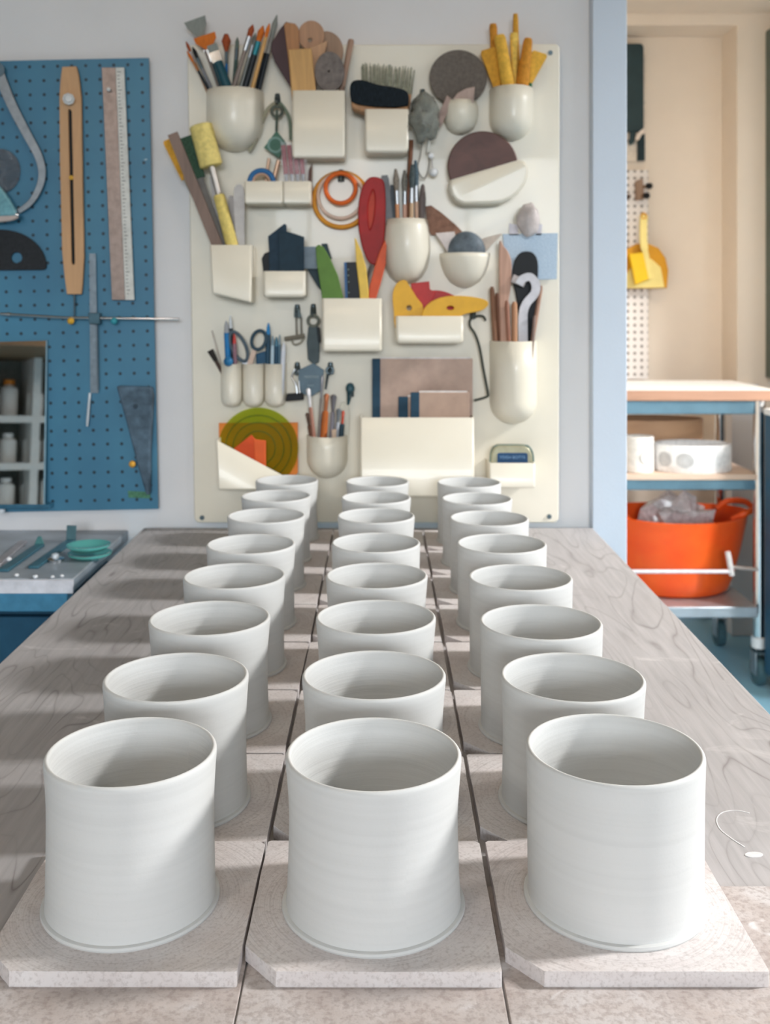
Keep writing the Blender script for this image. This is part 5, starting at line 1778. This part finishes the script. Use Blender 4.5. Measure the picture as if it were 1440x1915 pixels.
# tool holder with dark knobs
th = thing('tool_rack', 'small wooden rack with black knobs on the white pegboard', 'rack', W(1200, 372, FW - .02))
obj('block', prism(wpts([(1190, 338), (1202, 334), (1206, 372), (1191, 374)], FW - .03), FW - .03, FW), wood('#a98a72'), th, bevel=.003)
for q in ((1214, 348), (1209, 366)):
    a = W(q[0], q[1], FW - .05)
    k_ = obj('knob', lathe([(0, a.z - .013), (.011, a.z - .009), (.015, a.z), (.011, a.z + .010), (0, a.z + .013)], (a.x, a.y), 16), BLACK, th)
    obj('knob_stem', tube([a, a + Vector((-.02, .035, 0))], .006, 8), wood('#8a6a50'), k_)
a = W(1175, 368, FW - .012)
obj('knob', lathe([(0, a.z - .010), (.008, a.z - .006), (.010, a.z), (.008, a.z + .007), (0, a.z + .010)], (a.x, a.y), 14), M('#5d4a3c', .6), th)
# yellow dustpan with scoop
Dd = FW - .05
du = thing('dustpan', 'yellow plastic dustpan hanging on the white pegboard', 'dustpan', W(1200, 540, Dd))
YP, YP2 = M('#d99a1c', .4, 0, .05, 10), M('#f0dc8c', .4, 0, .05, 10)
obj('pan', prism(wpts([(1150, 540), (1151, 510), (1158, 485), (1172, 466), (1190, 456), (1212, 455), (1232, 464), (1245, 482), (1250, 505), (1248, 539)], Dd), Dd, Dd + .012), YP, du, bevel=.004)
obj('pan_floor', prism(wpts([(1158, 539), (1176, 506), (1200, 482), (1218, 484), (1236, 500), (1243, 538)], Dd - .006), Dd - .006, Dd + .002), YP2, du, bevel=.002)
obj('handle', ribbon(smooth_open([W(1204, 402, Dd - .02), W(1203, 430, Dd - .02), W(1204, 458, Dd - .024), W(1209, 485, Dd - .024), W(1216, 522, Dd - .02)], 5), [.030] * 12 + [.024] * 9, .014), YP2, du, bevel=.003)
obj('hanging_loop', torus_y(W(1204, 404, Dd - .024), .010, .004, 18, 8), YP, du)
hb = thing('hand_scoop', 'bright yellow flat scoop hanging in front of the dustpan', 'scoop', W(1198, 533, Dd - .03))
obj('blade', prism(wpts([(1176, 475), (1202, 472), (1213, 522), (1188, 533)], Dd - .034), Dd - .040, Dd - .026), M('#ecc021', .35, 0, .04, 10), hb, bevel=.003)

# ------------------------------------------------------------------ shelf unit behind the photographer (seen in the mirror)
SU = Vector((-1.86, -1.85, 0))
su = thing('shelf_unit', 'white shelf unit under a wooden loft board reflected in the mirror', 'shelf unit', SU)
th_ = math.radians(-30)
su.rotation_euler = (0, 0, th_)
WH = M('#e8e6e2', .5, 0, .03)
SX, SY = 0.62, 0.16


def sub(name, x0, x1, y0, y1, z0, z1, mat):
    bm = box(x0, x1, y0, y1, z0, z1)
    bmesh.ops.recalc_face_normals(bm, faces=bm.faces[:])
    me = bpy.data.meshes.new(name)
    bm.to_mesh(me)
    bm.free()
    me.materials.append(mat)
    o = bpy.data.objects.new(name, me)
    COL.objects.link(o)
    o.parent = su
    return o


levels = (0.65, 0.88, 1.12)
for x in (-SX, -0.02, SX - .04):
    sub('upright', x, x + .04, -SY, SY, 0, 1.42, WH)
for z in levels:
    sub('shelf', -SX, SX, -SY + .001, SY + .005, z - .035, z, WH)
sub('top_board', -SX - .05, SX + .02, -SY - .05, SY + .75, 1.42, 1.45, wood('#8a6b4c', .75, (6, 40, 40)))
sub('front_post', SX - .06, SX + .0, SY + .66, SY + .72, 0, 1.42, WH)
sub('front_post', -SX, -SX + .06, SY + .66, SY + .72, 0, 1.42, WH)
sub('shelf', -SX, SX, -SY + .001, SY + .005, .115, .15, WH)
sub('shelf', -SX, SX, -SY + .001, SY + .005, .365, .40, WH)
sub('back_panel', -SX, SX, -SY - .012, -SY, 0.1, 1.42, M('#8a8d86', .7))
rot = Matrix.Rotation(th_, 3, 'Z')
BW = M('#f0efec', .35, 0, .02)


def bottle(kind, r, h, cap):
    root = thing('bottle', 'x', 'bottle', (0, 0, 0), 'glaze bottles on the shelf unit')
    obj('body', lathe([(0, 0), (r - .004, 0), (r, .005), (r, h * .72), (r * .8, h * .80), (r * .42, h * .84), (r * .42, h * .88), (0, h * .88)], (0, 0), 24), BW, root)
    obj('cap', lathe([(0, h * .86), (r * .6, h * .86), (r * .58, h), (0, h)], (0, 0), 20), cap, root)
    return root


kinds = [bottle('white', .046, .15, M('#f2f0ee', .4)), bottle('orange', .048, .19, M('#e58a2e', .4)), bottle('yellow', .044, .15, M('#e0ac2a', .4)), bottle('blue', .046, .17, M('#2f8fae', .4))]
caps = ('white', 'orange', 'yellow', 'blue')
used = [False] * 4
lvname = ('lowest', 'middle', 'upper')
for li, z in enumerate(levels):
    for i in range(11):
        x = -SX + .092 + i * .104 + (.02 if i > 4 else 0)
        k = {2: [3, 0, 3, 0, 1, 2, 0, 1, 2, 0, 0], 1: [0, 0, 0, 2, 0, 0, 0, 0, 0, 1, 0], 0: [0, 1, 0, 0, 0, 0, 3, 0, 0, 0, 0]}[li][i]
        loc = SU + rot @ Vector((x, random.uniform(-.01, .09), 0)) + Vector((0, 0, z))
        if not used[k]:
            o, used[k] = kinds[k], True
            o.location = loc
        else:
            o = copy_tree(kinds[k], loc)
        tag(o, 'white glaze bottle with %s cap, %s along the %s shelf from its window end' % (caps[k], (ordn + ('ninth', 'tenth', 'eleventh'))[10 - i], lvname[li]), 'bottle', '%s-capped bottles on the %s shelf' % (caps[k], lvname[li]))
pc_ = obj('paper_sheet', slab([(SU.x + a_, SU.y + b_) for a_, b_ in ((-.1, .1), (.2, .02), (.26, .22), (.0, .3))], 1.4505, 1.453), M('#e6dfd6', .8), None, (SU.x, SU.y, 1.45))
tag(pc_, 'white paper sheet on the wooden loft board of the shelf unit', 'paper')
